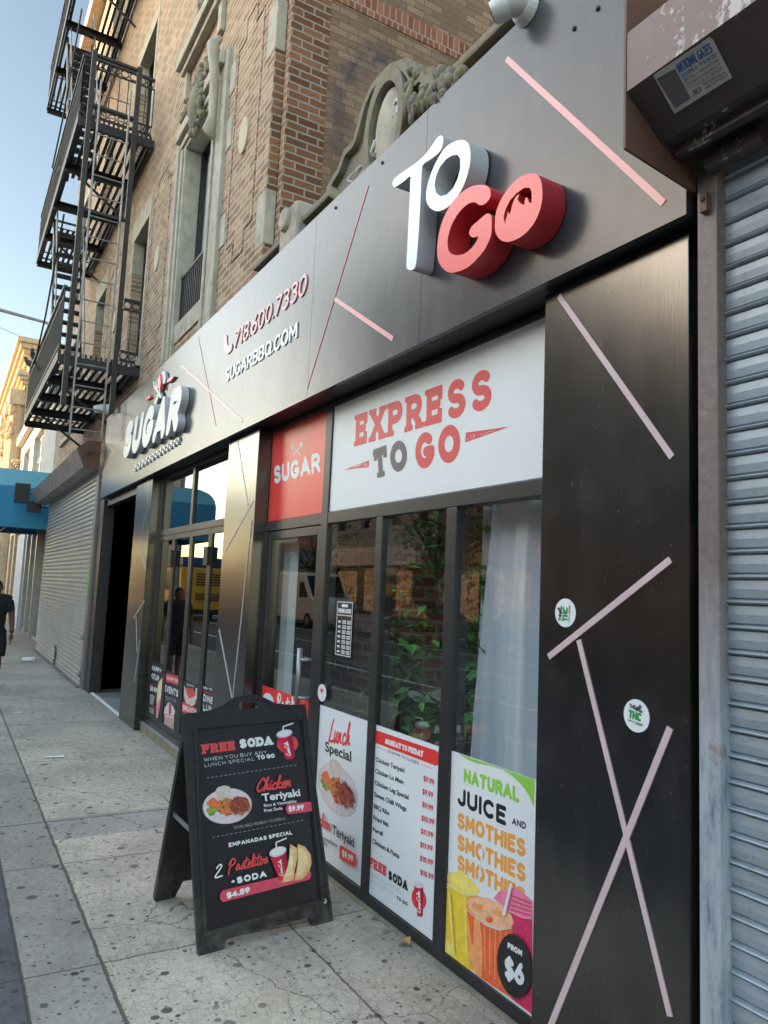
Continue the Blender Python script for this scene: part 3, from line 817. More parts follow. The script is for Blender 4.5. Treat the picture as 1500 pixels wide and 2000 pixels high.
# ------------------------------------------------------------------ the brick building
BW = 2.2
bld = thing('brick_building', 'tan brick apartment building with stone window surrounds rising above the black shopfront', 'building', (-12, BW, 0))
def wall_grid(mb, x0, x1, z0, z1, y, opens, reveal, m=0, mr=None):
    xs = sorted({x0, x1, *[o[0] for o in opens], *[o[1] for o in opens]}); zs = sorted({z0, z1, *[o[2] for o in opens], *[o[3] for o in opens]})
    for i in range(len(xs)-1):
        for j in range(len(zs)-1):
            cx = (xs[i]+xs[i+1])/2; cz = (zs[j]+zs[j+1])/2
            if any(o[0] < cx < o[1] and o[2] < cz < o[3] for o in opens): continue
            mb.quad((xs[i],y,zs[j]),(xs[i+1],y,zs[j]),(xs[i+1],y,zs[j+1]),(xs[i],y,zs[j+1]), m)
    mr = m if mr is None else mr
    for a, b, c, d in opens:
        r = y+reveal
        mb.quad((a,y,c),(a,y,d),(a,r,d),(a,r,c), mr); mb.quad((b,y,c),(b,r,c),(b,r,d),(b,y,d), mr)
        mb.quad((a,y,d),(b,y,d),(b,r,d),(a,r,d), mr); mb.quad((a,y,c),(a,r,c),(b,r,c),(b,y,c), mr)
W1 = (-9.12, -7.90, 4.83, 7.2)
W0 = (-9.25, -7.95, 8.62, 11.4)
W2 = (-12.35, -11.25, 4.95, 7.25)
W3 = (-15.95, -14.8, 4.95, 7.33)
W4 = (-13.2, -11.85, 8.6, 10.95)
W5 = (-16.6, -15.4, 8.6, 11.0)
W6 = (-19.6, -18.5, 5.0, 7.35)
W7 = (-20.0, -18.8, 8.7, 11.1)
W8 = (-13.4, -12.0, 12.6, 15.0)
W9 = (-17.2, -15.8, 12.6, 15.0)
WX = -6.15     # the corner where the court begins
mb = MB()
wall_grid(mb, -21.25, WX, 0.0, 16.5, BW, [W0,W1,W2,W3,W4,W5,W6,W7,W8,W9, (-12.1,-6.6,0.0,2.95), (-18.8,-12.3,0,3.2)], .32, 0)
mb.quad((WX,BW,0),(WX,BW+.1,0),(WX,BW+.1,16.5),(WX,BW,16.5), 1)
mb.build('front_wall', [M['brick_front'], M['brick_side']], bld)
mb = MB(); mb.quad((WX-.19,BW+.1,0),(WX,BW+.1,0),(WX,BW+.1,16.5),(WX-.19,BW+.1,16.5))
mb.quad((-6.235,BW+.105,0),(-6.05,BW+.105,0),(-6.05,BW+.105,16.5),(-6.235,BW+.105,16.5))
mb.build('corner_strip', M['brick_strip'], bld)
mb = MB(); mb.quad((-6.05,BW+.105,3.0),(-6.05,2.70,3.0),(-6.05,2.70,16.5),(-6.05,BW+.105,16.5)); mb.build('court_pier', M['brick_side'], bld)
mb = MB(); mb.quad((-6.06,2.70,3.0),(-6.06,11,3.0),(-6.06,11,16.5),(-6.06,2.70,16.5)); mb.build('court_wall', M['brick_old'], bld)
mb = MB(); mb.box(-6.07, -6.052, 2.70, 11, 7.33, 7.545); mb.build('soldier_course', M['brick_soldier'], bld)
mb = MB(); mb.box(-21.2, -6.14, BW-.006, BW+.01, 4.1, 4.36); mb.build('soldier_course', M['brick_soldier_front'], bld)
mb = MB(); mb.quad((-21.25,BW,0),(-21.25,12,0),(-21.25,12,16.5),(-21.25,BW,16.5)); mb.quad((-21.25,BW,16.5),(WX,BW,16.5),(WX,12,16.5),(-21.25,12,16.5)); mb.quad((-6.06,11,0),(4,11,0),(4,11,16.5),(-6.06,11,16.5))
mb.build('rear_wall', M['brick_far'], bld)
# roof cornice
mb = MB(); mb.box(-21.4, WX+.1, BW-.3, BW, 16.3, 16.8); mb.build('cornice', M['limestone'], bld)
# stone blocks at the corner
for z in (4.75, 6.65):
    mb = MB(); mb.box(WX-.22, WX+.005, BW-.005, BW+.098, z, z+.52); mb.build('quoin_block', M['limestone'], bld, bevel=.006)
# round stone discs and the thin recessed panel lines
for x, z in ((-6.89, 6.18), (-10.5, 6.26), (-13.63, 6.25), (-17.4, 6.25)):
    mb = MB(); mb.prism([(math.cos(t)*.13, math.sin(t)*.19) for t in [2*math.pi*k/24 for k in range(24)]], lambda u,v: (x+u, BW-.02, z+v), lambda u,v: (x+u, BW+.01, z+v))
    mb.build('medallion', M['medallion'], bld)
def panel_lines(x0, x1, z0, z1):
    mb = MB(); c = .22
    out = [(x0,z0+c),(x0+c,z0+c),(x0+c,z0),(x1-c,z0),(x1-c,z0+c),(x1,z0+c),(x1,z1-c),(x1-c,z1-c),(x1-c,z1),(x0+c,z1),(x0+c,z1-c),(x0,z1-c)]
    for a, b in zip(out, out[1:]+out[:1]):
        mb.bar((a[0],BW-.003,a[1]),(b[0],BW-.003,b[1]), .025, .014, up=(0,1,0))
    mb.build('brick_panel_edge', M['brick_front'], bld)
panel_lines(-7.25, -6.5, 4.9, 7.55); panel_lines(-11.0, -10.0, 4.9, 7.55); panel_lines(-14.4, -13.0, 4.9, 7.55)
# stone surround of the large window, with scroll brackets and a crest
def wob(u, v, k): return .5+.5*math.sin(u*k+math.sin(v*k*1.3)*1.7)
sur = MB()
a, b, c, d = W1
sur.box(a-.42, a+.012, BW-.05, BW+.165, 4.4, d-.012); sur.box(b-.012, b+.40, BW-.05, BW+.165, 4.4, d-.012)
sur.box(a-.42, b+.40, BW-.05, BW+.165, d-.012, d+.34)
sur.box(a-.34, a-.22, BW-.085, BW-.05, 4.4, d+.1); sur.box(a-.14, a-.05, BW-.075, BW-.05, 4.4, d)
sur.box(b+.05, b+.12, BW-.075, BW-.05, 4.4, d)
sur.box(a-.14, b+.12, BW-.08, BW-.05, d+.04, d+.12); sur.box(a-.34, b+.3, BW-.11, BW-.05, d+.2, d+.34)
sur.box(a+.012, b-.012, BW-.02, BW+.165, 4.6, c+.012)
for dz in (5.2, 6.3, 6.95):      # toothed outer edge
    sur.box(b+.40, b+.58, BW-.012, BW+.05, dz, dz+.36)
    sur.box(a-.60, a-.42, BW-.012, BW+.05, dz, dz+.36)
so_ = sur.build('window_surround', M['limestone'], bld, bevel=.008)
for sx, zb in ((b+.2, 0),):
    mb = MB()
    mb.tube([(sx,BW-.1,7.74),(sx,BW-.17,7.64),(sx,BW-.13,7.3),(sx,BW-.12,6.8+zb),(sx,BW-.16,6.64+zb),(sx,BW-.1,6.54+zb)], [.04,.07,.055,.045,.06,.03], 12)
    for i in range(7): mb.ell((sx, BW-.13, 7.5-i*.12), (.05-.003*i, .045, .06), 10, 6)
    mb.build('scroll_bracket', M['limestone'], bld, smooth=True)
mb = MB(); cx = (a+b)/2; rnd = random.Random(3)
mb.ell((cx, BW-.10, d+.20), (.15, .10, .28), 16, 10)
for i in range(110):
    t = rnd.uniform(0, 2*math.pi); q = rnd.uniform(.6, 1.2)
    mb.ell((cx+math.cos(t)*.24*q, BW-.06-rnd.random()*.07, d+.24+math.sin(t)*.32*q), (.025+.03*rnd.random(), .035, .03+.04*rnd.random()), 7, 5)
for i in range(60):
    u = rnd.uniform(-.75, .75)
    mb.ell((cx+u, BW-.09, d+.40+.34*(1-abs(u))*rnd.random()), (.04, .04, .035), 7, 5)
mb.build('window_crest', M['limestone_old'], bld, smooth=True)
def window(o, curtain=True, stonew=.0, lintel=.0, railing=False, dark=False):
    a, b, c, d = o; y = BW+.17
    if lintel:
        mb = MB(); mb.box(a-.18, b+.1, BW-.012, BW+.165, d-.01, d+lintel); mb.box(b-.01, b+.1, BW-.012, BW+.165, c, d-.01); mb.box(a-.1, a+.01, BW-.012, BW+.165, d-.55, d-.01)
        mb.box(a-.18, b+.14, BW-.07, BW+.165, c-.12, c+.01)
        mb.build('window_surround', M['limestone'], bld, bevel=.006)
    f = MB(); t = .055
    f.box(a, a+t, y, y+.06, c, d); f.box(b-t, b, y, y+.06, c, d); f.box(a+t, b-t, y, y+.06, d-t, d); f.box(a+t, b-t, y, y+.06, c, c+t)
    zm = c+(d-c)*.32
    f.box(a+t, b-t, y-.02, y+.05, zm-.04, zm+.04)
    fr = f.build('window_frame', M['frame'], bld)
    p = MB(); p.quad((a+t,y+.03,c),(b-t,y+.03,c),(b-t,y+.03,d),(a+t,y+.03,d)); p.build('window_pane', M['glass'], fr)
    q = MB()
    n = 24
    if curtain:
        for i in range(n):
            x0 = a+(b-a)*i/n; x1 = a+(b-a)*(i+1)/n
            q.quad((x0,y+.065+.012*math.sin(i*1.9),c),(x1,y+.065+.012*math.sin((i+1)*1.9),c),(x1,y+.065+.012*math.sin((i+1)*1.9),d),(x0,y+.065+.012*math.sin(i*1.9),d))
        q.build('window_curtain', M['drape'], fr)
    v = MB(); v.box(a-.2, b+.2, y+.2, y+.22, c-.2, d+.2); v.build('window_void', M['void'], fr)  # black sheet standing in for the dark room behind the pane
    if railing:
        r = MB(); h = .62
        for i in range(15):
            x = a+.03+(b-a-.06)*i/14
            r.bar((x,BW+.03,c+.02),(x,BW+.03,c+h), .018)
        r.box(a, b, BW+.015, BW+.045, c+h, c+h+.035); r.box(a, b, BW+.015, BW+.045, c+.03, c+.06)
        r.build('window_guard', M['iron'], bld)
window(W1, railing=True)
window(W0, False, railing=True)
mb = MB(); a,b,c,d = W0; mb.box(a-.3, b+.12, BW-.16, BW+.3, c-.15, c); mb.box(a-.24,b+.06,BW-.1,BW,c-.24,c-.152)
for x in (a-.2, b-.05): mb.box(x, x+.13, BW-.06, BW, c-.62, c-.242)
mb.build('window_sill', M['limestone'], bld, bevel=.01)
for o in (W2, W3, W6): window(o, False, lintel=.36)
for o in (W4, W5, W7, W8, W9): window(o, False, lintel=.24)
# old stone parapet with a carved cartouche behind the sign
prp = thing('stone_parapet', 'weathered carved stone parapet with an oval cartouche peeping over the grey sign band', 'parapet', (-3.5, 2.05, 3.0))
mb = MB(); YP = 2.08
top = [PY(x, y, YP) for x, y in ((575,455), (1180,-122))]
zt = 4.40
mb.box(-5.95, 1.0, YP, YP+.2, 3.0, zt-.06)
mb.build('parapet_wall', M['limestone_old'], prp)
mb = MB(); mb.box(-5.9, 1.0, YP-.05, YP+.25, zt-.058, zt); mb.build('coping', M['limestone_old'], prp, bevel=.015)
mb = MB(); q = PY(585,440,YP)
mb.box(q[0]-.16, q[0]+.16, YP-.1, YP+.2, zt-.3, zt+.12); mb.tube([(q[0]-.02,YP-.14,zt+.02),(q[0]-.02,YP+.2,zt+.02)], .09, 14); mb.build('scroll_block', M['limestone'], prp, bevel=.03)
car = [(655,385),(672,352),(684,334),(697,296),(714,280),(722,250),(734,208),(752,170),(772,146),(790,128),(810,120),(826,127),(836,140),(842,156),(857,136),(864,150),(880,144),(884,162),(897,156),(905,140),(912,150),(940,200),(700,420)]
pts = px2(car, YP-.04)
mb = MB(); X, Y = grid(min(p[0] for p in pts)-.05, max(p[0] for p in pts)+.05, 3.9, max(p[1] for p in pts)+.05, .02)
D = d_poly(X, Y, pts)
emit(mb, D, X, Y, onY(YP-.10), 0.0, .22)
emit(mb, np.abs(D+.05)-.022, X, Y, onY(YP-.14), 0.0, .05)
mb.build('cartouche_slab', M['limestone_old'], prp)
e0 = PY(758,250,YP-.1); ea = PY(787,215,YP-.1)
mb = MB(); ez = (4.45, )
ecx, ecz = e0[0]+.02, e0[2]-.02
X, Y = grid(ecx-.4, ecx+.4, ecz-.5, ecz+.5, .012)
De = d_ell(X, Y, ecx, ecz, .155, .25)
mb.ell((ecx, YP-.10, ecz), (.15,.045,.25), 28, 18)
mb.build('oval_boss', M['limestone'], prp, smooth=True)
mb = MB(); rnd = random.Random(5)
emit(mb, np.abs(d_ell(X, Y, ecx, ecz, .20, .31))-.028, X, Y, onY(YP-.15), 0.0, .1)
mb.build('oval_frame', M['limestone_old'], prp)
mb = MB()
for i in range(9):
    t0 = (835+i*9-60, 150+(i%3)*14)
    p = PY(800+i*8, 165+8*((i*7)%5), YP-.16); q2 = PY(790+i*9, 240-i*4, YP-.16)
    mb.tube([(p[0],YP-.15,p[2]),((p[0]+q2[0])/2+.02,YP-.17,(p[2]+q2[2])/2),(q2[0],YP-.15,q2[2])], [.012,.03,.008], 7)
for i in range(46):
    p = PY(rnd.uniform(790,905), rnd.uniform(140,250), YP-.14)
    mb.ell((p[0],YP-.11-.03*rnd.random(),p[2]), (.02+.03*rnd.random(), .04, .02+.035*rnd.random()), 8, 5)
mb.build('acanthus_carving', M['limestone_old'], prp, smooth=True)
mb = MB(); rnd = random.Random(9)
c0 = PY(735,303,1.98); pts = []
for i in range(60):
    t = i*.9; pts.append((c0[0]+.16*math.cos(t)*rnd.uniform(.4,1)+(.012*i-.2), 1.97+.03*math.sin(t*1.7), c0[2]+.07*math.sin(t*1.1)+.004*i-.05))
mb.tube(pts, .007, 5); mb.build('cable_tangle', M['litter'], label='tangled bundle of white wires on top of the grey sign band', cat='cable')

# ------------------------------------------------------------------ fire escape
fe = thing('fire_escape', 'black iron fire escape with stairs, railings and drop ladder on the brick front', 'fire escape', (-13.5, 1.6, 4.7))
YO, YI = 1.1, 2.14
LV = [(4.80, -11.15, -16.35), (8.52, -11.4, -17.3), (13.0, -12.4, -18.9)]
def railing_side(mb, x0, x1, y, z):
    for zz, w in ((z+.95, .045), (z+.80, .025), (z+.10, .03)): mb.bar((x0,y,zz),(x1,y,zz), w)
    n = int(abs(x1-x0)/.1)
    for i in range(n+1):
        x = x0+(x1-x0)*i/n; mb.bar((x,y,z),(x,y,z+.95), .014)
def railing_end(mb, x, y0, y1, z, rings=True):
    for zz, w in ((z+.95, .04), (z+.80, .022), (z+.17, .022), (z+.03, .03)): mb.bar((x,y0,zz),(x,y1,zz), w)
    n = max(2, int(abs(y1-y0)/.13))
    for i in range(n+1):
        y = y0+(y1-y0)*i/n; mb.bar((x,y,z+.17),(x,y,z+.80), .014)
        if i < n and rings:
            ym = y+(y1-y0)/n/2
            mb.ring((x,ym,z+.875), .055, .009, (1,0,0), 12); mb.ring((x,ym,z+.1), .055, .009, (1,0,0), 12)
for k, (z, x0, x1) in enumerate(LV):
    mb = MB()
    n = 10
    for i in range(n):
        y = YO+.06+(YI-YO-.1)*i/(n-1)
        hole = k > 0
        if hole and .15 < (y-YO) < .62:
            mb.bar((x0,y,z),(x1+2.6-.0,y,z) if False else (x0-1.9,y,z), .05, .02); mb.bar((x0-4.0,y,z),(x1,y,z), .05, .02)
        else: mb.bar((x0,y,z),(x1,y,z), .05, .02)
    mb.build('platform_slats', M['iron'], fe)
    mb = MB()
    for y in (YO, YI): mb.box(x1, x0, y-.02, y+.02, z-.09, z+.06)
    m_ = 4
    for i in range(m_+1):
        x = x0+(x1-x0)*i/m_
        mb.box(x-.03, x+.03, YO, YI+.06, z-.14, z-.012)
        if 0 < i < m_: mb.box(x-.10, x+.10, YO+.02, YI, z-.022, z-.010)
    for i in range(int((YI-YO)/.07)):
        y = YO+.05+i*.07; mb.box(x0+.001, x0+.03, y, y+.03, z+.0, z+.05)
    mb.build('platform_frame', M['iron'], fe)
    mb = MB(); railing_side(mb, x0, x1, YO, z+.04); mb.build('side_railing', M['iron'], fe)
    mb = MB(); railing_end(mb, x0, YO if k != 0 else 1.9, YI, z+.04)
    if k == 1: pass
    mb.build('end_railing', M['iron'], fe)
    mb = MB(); railing_end(mb, x1, YO, YI, z+.04, False); mb.build('end_railing', M['iron'], fe)
    for i in (1, 3):
        mb = MB(); x = x0+(x1-x0)*i/4; mb.bar((x,YO+.1,z-.08),(x,YI+.05,z-.75), .035); mb.build('wall_bracket', M['iron'], fe)
def stair(x0, z0, x1, z1, y0, y1, n):
    s = MB()
    for y in (y0, y1): s = MB(); s.bar((x0,y,z0),(x1,y,z1), .03, .13); s.build('stair_stringer', M['iron'], fe)
    for i in range(1, n):
        s = MB(); t = i/n; x = x0+(x1-x0)*t; z = z0+(z1-z0)*t
        for dx in (-.07, -.0, .07): s.bar((x+dx,y0,z),(x+dx,y1,z), .05, .025)
        for y in (y0+.03, y1-.03): s.bar((x-.1,y,z-.014),(x+.1,y,z-.014), .02, .012)
        s.build('stair_tread', M['iron'], fe)
    for y in (y0, y1):
        s = MB(); s.tube([(x0,y,z0+.15),(x0,y,z0+.8),(x1,y,z1+.8),(x1-.1,y,z1+.3)], .014, 6)
        for i in (3, 7, 11):
            t = min(1, i/n); s.bar((x0+(x1-x0)*t,y,z0+(z1-z0)*t),(x0+(x1-x0)*t,y,z0+(z1-z0)*t+.8), .014)
        s.build('stair_handrail', M['iron_light'], fe)
stair(-13.1, 4.82, -15.2, 8.5, 1.2, 1.66, 14)
stair(-13.4, 8.54, -16.2, 13.0, 1.2, 1.66, 16)
stair(-14.6, 13.02, -17.6, 17.0, 1.2, 1.66, 16)
for y in (1.19, 1.83): mb = MB(); mb.box(-11.03, -10.97, y-.035, y+.035, 4.05, 9.35); mb.build('ladder_guide_post', M['iron'], fe)
for z in (9.28, 8.5, 6.9): mb = MB(); mb.box(-11.02, -10.98, 1.2, 1.83, z, z+.04); mb.build('guide_crossbar', M['iron'], fe)
mb = MB()
for y in (1.30, 1.72): mb.tube([(-10.93,y,3.65),(-10.93,y,8.9)], .015, 6)
for i in range(17): mb.tube([(-10.93,1.30,3.72+i*.31),(-10.93,1.72,3.72+i*.31)], .010, 6)
mb.build('drop_ladder', M['iron_light'], fe)
# curved outrigger rods beyond the outer rail
for k, (z, x0, x1) in enumerate(LV[:2]):
    mb = MB(); mb.tube([(x0-1.2,YO,z+2.6),(x0-2.2,YO-.05,z+1.2),(x0-2.8,YO-.10,z+.55),(x0-2.75,YO-.02,z+.42),(x0-2.4,YO,z+.42)], .014, 6)
    mb.build('hand_loop', M['iron'], fe)

def pigeon(x, y, z, label, rz):
    mb = MB(); R = Matrix.Rotation(rad(-18), 3, 'X')
    mb.ell((0,0,.10), (.055,.115,.06), 12, 8, rot=R)
    mb.ell((0,-.10,.19), (.032,.036,.036), 10, 7); mb.tube([(0,-.07,.13),(0,-.095,.18)], [.045,.03], 8)
    mb.tube([(0,-.13,.185),(0,-.16,.178)], [.010,.003], 6)
    mb.add([(-.03,.09,.09),(.03,.09,.09),(.04,.24,.05),(-.04,.24,.05),(-.03,.09,.075),(.03,.09,.075),(.04,.24,.04),(-.04,.24,.04)], [(0,1,2,3),(7,6,5,4),(0,4,5,1),(2,6,7,3),(1,5,6,2),(3,7,4,0)])
    for s in (-1, 1): mb.tube([(s*.02,0,.05),(s*.02,-.01,0)], .005, 5)
    o = mb.build('pigeon', M['pigeon'], smooth=True, label=label, cat='bird', group='pigeons on the fire escape railing'); o.location = (x, y, z); o.rotation_euler = (0,0,rz)
pigeon(-15.55, 1.08, 5.81, 'grey pigeon perched on the lowest fire escape rail, nearer of the two', 1.2)
pigeon(-16.2, 1.08, 5.81, 'grey pigeon perched on the lowest fire escape rail, the farther one with spread tail', .4)

# ------------------------------------------------------------------ sign band
YF, YPR, YG, YFR = 1.90, 1.97, 2.088, 2.07
fas = thing('sign_fascia', 'long satin grey metal sign band with thin pink stripes above the restaurant front', 'sign band', (-6.8, YF, 3.5))
ZB, ZT = 2.872, 4.105
xl = PY(198, 950, YF)[0]; xr = PY(1341, 418, YF)[0]
joints = [xl, -8.9, PY(655,600,YF)[0]-.35, PY(835,240,YF)[0], xr]
for a, b in zip(joints[:-1], joints[1:]):
    mb = MB(); mb.box(a+.0015, b-.0015, YF, YF+.03, ZB, ZT); mb.build('sign_panel', M['fascia'], fas)
mb = MB(); mb.box(xl+.002, xr-.002, YF+.031, BW-.01, ZB+.004, ZB+.05); mb.box(xl, xr, YF+.031, YF+.2, ZT-.05, ZT-.006)
mb.box(xr-.03, xr-.002, YF+.031, BW-.01, ZB+.051, ZT-.05); mb.build('sign_backing', M['frame_edge'], fas)
for (a, b, w, mt) in [((990,115),(1297,397),.024,'strip_pink'), ((720,362),(600,760),.010,'strip_red'), ((653,583),(768,662),.026,'strip_pink'),
        ((355,714),(474,822),.020,'strip_pink'), ((388,660),(422,832),.006,'strip_red'), ((233.6,808),(241,848),.014,'strip_red'), ((243,848),(200,926),.022,'strip_red')]:
    mb = MB(); rectstrip(mb, a, b, w, YF, .004); mb.build('accent_stripe', M[mt], fas)
def ptext(mb, s, bl, br, tl, Y, r=.1, lift=.012, depth=.012, **k):
    stroke_text(mb, s, PY(*bl, Y), PY(*br, Y), PY(*tl, Y), r, lift=lift, depth=depth, **k)
mb = MB(); ptext(mb, '718.600.7330', (457,683), (598,574), (461,648), YF, .070, lift=.008, depth=.007)
ph = [px2([(441.5,662),(442,676),(446,684),(452,679)], YF)]
X, Y = grid(ph[0][0][0]-.2, ph[0][-1][0]+.2, ph[0][2][1]-.2, ph[0][0][1]+.2, .01)
emit(mb, d_strokes(X, Y, [sm(ph[0])], .035), X, Y, onY(YF-.008), 0, .007)
mb.build('phone_lettering', M['strip_pink'], fas)
mb = MB(); ptext(mb, 'SUGARBBQ.COM', (441,748), (581,660), (443,722), YF, .085, lift=.008, depth=.007); mb.build('web_lettering', M['letter_white'], fas)
mb = MB(); rnd = random.Random(4)
for i in range(6):
    p = PY(rnd.uniform(640,1250), rnd.uniform(60,400), YF)
for q in ((656,406),(747,318),(1122,56),(1168,17)):
    p = PY(*q, YF); mb.ell((p[0],YF-.004,p[2]), (.010,.006,.010), 8, 5)
mb.build('panel_screw', M['frame_edge'], fas)

# TO GO channel letters
Z3 = lambda L: [(x/3.3333+700, y/3.3333+200) for x, y in L]
T_ = Z3([(220,530),(235,495),(300,445),(380,390),(450,320),(505,240),(530,216),(548,222),(553,240),(545,290),(520,330),(470,370),(425,400),(412,440),(405,600),(395,800),(385,950),(375,1050),(365,1080),(345,1092),(320,1085),(312,1060),(318,950),(325,800),(332,650),(338,520),(338,480),(300,510),(250,545),(232,550)])
O_ = Z3([(440,610),(445,560),(470,470),(510,380),(560,300),(610,262),(660,245),(700,252),(725,290),(728,380),(710,470),(680,550),(640,620),(590,675),(540,703),(500,706),(465,685),(445,650)])
Oi = Z3([(495,540),(505,480),(530,420),(570,370),(610,345),(645,340),(662,365),(663,430),(645,500),(615,560),(575,600),(535,612),(505,590)])
G_ = Z3([(860,570),(860,610),(845,640),(815,665),(785,668),(770,655),(740,650),(700,670),(660,710),(620,770),(595,830),(580,900),(585,955),(605,985),(640,995),(690,985),(735,950),(765,910),(782,870),(750,880),(725,865),(722,840),(740,805),(780,770),(820,735),(845,722),(862,735),(868,760),(865,850),(850,900),(820,960),(780,1010),(730,1060),(680,1090),(620,1108),(580,1103),(545,1075),(520,1030),(512,960),(520,880),(540,790),(580,700),(620,640),(680,580),(740,545),(800,535),(840,545)])
P_ = Z3([(888,790),(895,720),(920,650),(960,580),(1010,520),(1070,475),(1120,462),(1160,468),(1185,500),(1197,560),(1195,640),(1175,720),(1140,790),(1090,850),(1030,890),(970,908),(925,895),(898,860),(888,820)])
Pi = Z3([(955,800),(945,750),(955,700),(985,640),(1030,590),(1080,555),(1115,555),(1128,580),(1128,650),(1120,660),(1105,640),(1098,612),(1085,625),(1080,670),(1050,655),(1035,630),(1050,592),(1020,620),(1000,670),(990,720),(985,735),(972,705),(968,740),(960,765)])
tg = thing('channel_letter_sign', 'big raised white and red channel letters reading TO GO on the sign band', 'sign', (-3.0, YF, 3.6))
YL = YF-.105
def chletter(polys, holes, mt, ms, name, parent, Y=YL, depth=.10, h=.008, rnd_=.012):
    o = px2(polys, Y); hs = [px2(q, Y) for q in holes]
    X, Yg = grid(min(p[0] for p in o)-.03, max(p[0] for p in o)+.03, min(p[1] for p in o)-.03, max(p[1] for p in o)+.03, h)
    o = sm(o+[o[0]], 3)[:-1]
    D = d_poly(X, Yg, o)
    for q in hs: D = np.maximum(D, -d_poly(X, Yg, q))
    mb = MB(); emit(mb, D, X, Yg, onY(Y), 0.0, depth, 0, 1)
    e = MB()
    mb.build(name, [M[mt], M[ms]], parent)
chletter(T_, [], 'letter_white', 'letter_side', 'letter', tg)
chletter(O_, [Oi], 'letter_white', 'letter_side', 'letter', tg, Y=YL-.004)
chletter(G_, [], 'letter_red', 'letter_red_side', 'letter', tg, Y=YL-.02, depth=.12)
chletter(P_, [Pi], 'letter_red', 'letter_red_side', 'letter', tg, Y=YL-.016, depth=.116)
# SUGAR sign
sg = thing('channel_letter_sign', 'raised white block letters reading SUGAR with fork and spoon at the band end', 'sign', (-9.5, YF, 3.4))
YS = YF-.08
bl, br, tl = PY(238,898,YS), PY(345,841,YS), PY(248,826,YS)
st, Wd = layout('SUGAR', .44, GL)
for i, ch in enumerate('SUGAR'):
    x0 = sum(GL[c][0]+.44 for c in 'SUGAR'[:i]); w = GL[ch][0]; r = .155; tot = Wd+.30
    mb = MB()
    a = bl+(br-bl)*(x0/tot); b = bl+(br-bl)*((x0+w+.30)/tot)
    stroke_text(mb, ch, a, b, a+(tl-bl), r, lift=0, depth=.075, ms=1, res=34)
    mb.build('letter', [M['sugar_face'], M['letter_side']], sg)
cz = lambda L: [(200+x/5.357, 680+y/5.357) for x, y in L]
def cut(name, polys, mt, par, Y=YF-.03, d=.028, h=.012):
    mb = MB()
    for q in polys:
        o = px2(q, Y); X, Yg = grid(min(p[0] for p in o)-.03, max(p[0] for p in o)+.03, min(p[1] for p in o)-.03, max(p[1] for p in o)+.03, h)
        emit(mb, d_poly(X, Yg, o), X, Yg, onY(Y), 0, d)
    mb.build(name, M[mt], par)
cut('spoon', [cz([(537,580),(560,585),(600,470),(620,380),(650,370),(662,310),(655,255),(640,235),(622,255),(612,310),(612,365),(590,440)])], 'sugar_face', sg)
cut('fork', [cz([(600,520),(622,525),(600,460),(575,430),(572,385),(556,345),(550,352),(560,400),(548,395),(535,345),(530,352),(540,420),(565,450),(580,470)])], 'sugar_face', sg, Y=YF-.04)
cut('flame', [cz([(575,420),(582,360),(570,345),(590,300),(597,270),(605,310),(608,360),(600,430)])], 'letter_red', sg, Y=YF-.05, d=.045)
cut('spark', [cz([(440,550),(490,487),(500,520),(465,540)])], 'letter_red', sg)
cut('spark', [cz([(675,335),(680,362),(720,335),(755,285),(700,310)])], 'letter_red', sg)
mb = MB(); rnd = random.Random(2)
for i in range(13):
    t = i/12; x = 341+(785-341)*t; y = 1270-(1270-990)*t
    p = px2(cz([(x-14,y-45+rnd.uniform(-10,10)),(x+16,y-60),(x+14,y+8),(x-12,y+22)]), YF-.02)
    X, Yg = grid(min(q[0] for q in p)-.03, max(q[0] for q in p)+.03, min(q[1] for q in p)-.03, max(q[1] for q in p)+.03, .012)
    emit(mb, np.maximum(d_poly(X, Yg, p), -d_strokes(X, Yg, [[p[0], p[2]]], .012)), X, Yg, onY(YF-.02), 0, .018)
mb.build('tagline_lettering', M['sugar_face'], sg)

# ------------------------------------------------------------------ black cladding piers
def pier(x0, x1, label, strips, mt='strip_pale', y1=2.34, w=.03):
    t = thing('pier_cladding', label, 'pier', ((x0+x1)/2, YPR, 0), 'black clad piers between the shop windows')
    mb = MB(); mb.box(x0, x1, YPR, y1, .004, 2.866); mb.build('cladding_panel', M['pier'], t, bevel=.003)
    for s in strips:
        a, b = s[0], s[1]; ww = s[2] if len(s) > 2 else w
        q = MB(); rectstrip(q, a, b, ww, YPR, .0035+.0008*strips.index(s)); q.build('accent_stripe', M[mt], t)
    return t
xp0, xp1 = PY(1053,1200,YPR)[0], PY(1346,1000,YPR)[0]
pier(xp0, xp1, 'widest black pier beside the grey shutter, with two white round stickers', [((1092,578),(1313,893),.022), ((1310,1093),(1072,1283),.023), ((1131,1250),(1310,1985),.021), ((1310,1422),(1066,2030),.023)], y1=2.2)
xm0, xm1 = PY(437,1100,YPR)[0], PY(494,1050,YPR)[0]
pier(xm0-.06, xm1, 'middle black pier between the folding doors and the red SUGAR panel', [((464.5,860),(485.6,993),.009), ((494.7,978.4),(440,1077),.013), ((492,1015.8),(454.9,1363),.011), ((428.7,1230),(453.5,1363),.013)], 'strip_white')
xs0, xs1 = PY(268,1200,YPR)[0], PY(286,1200,YPR)[0]
pier(-9.55, -8.72, 'narrow black pier between the dark entrance and the folding glass doors', [((295.4,937.8),(277.5,1045),.008), ((273.3,1054.8),(284.7,1113),.014), ((282.4,1173.5),(261.3,1207.6),.014), ((266,1204),(267.8,1272.6),.009), ((274,1250),(263,1331),.008)], 'strip_white')

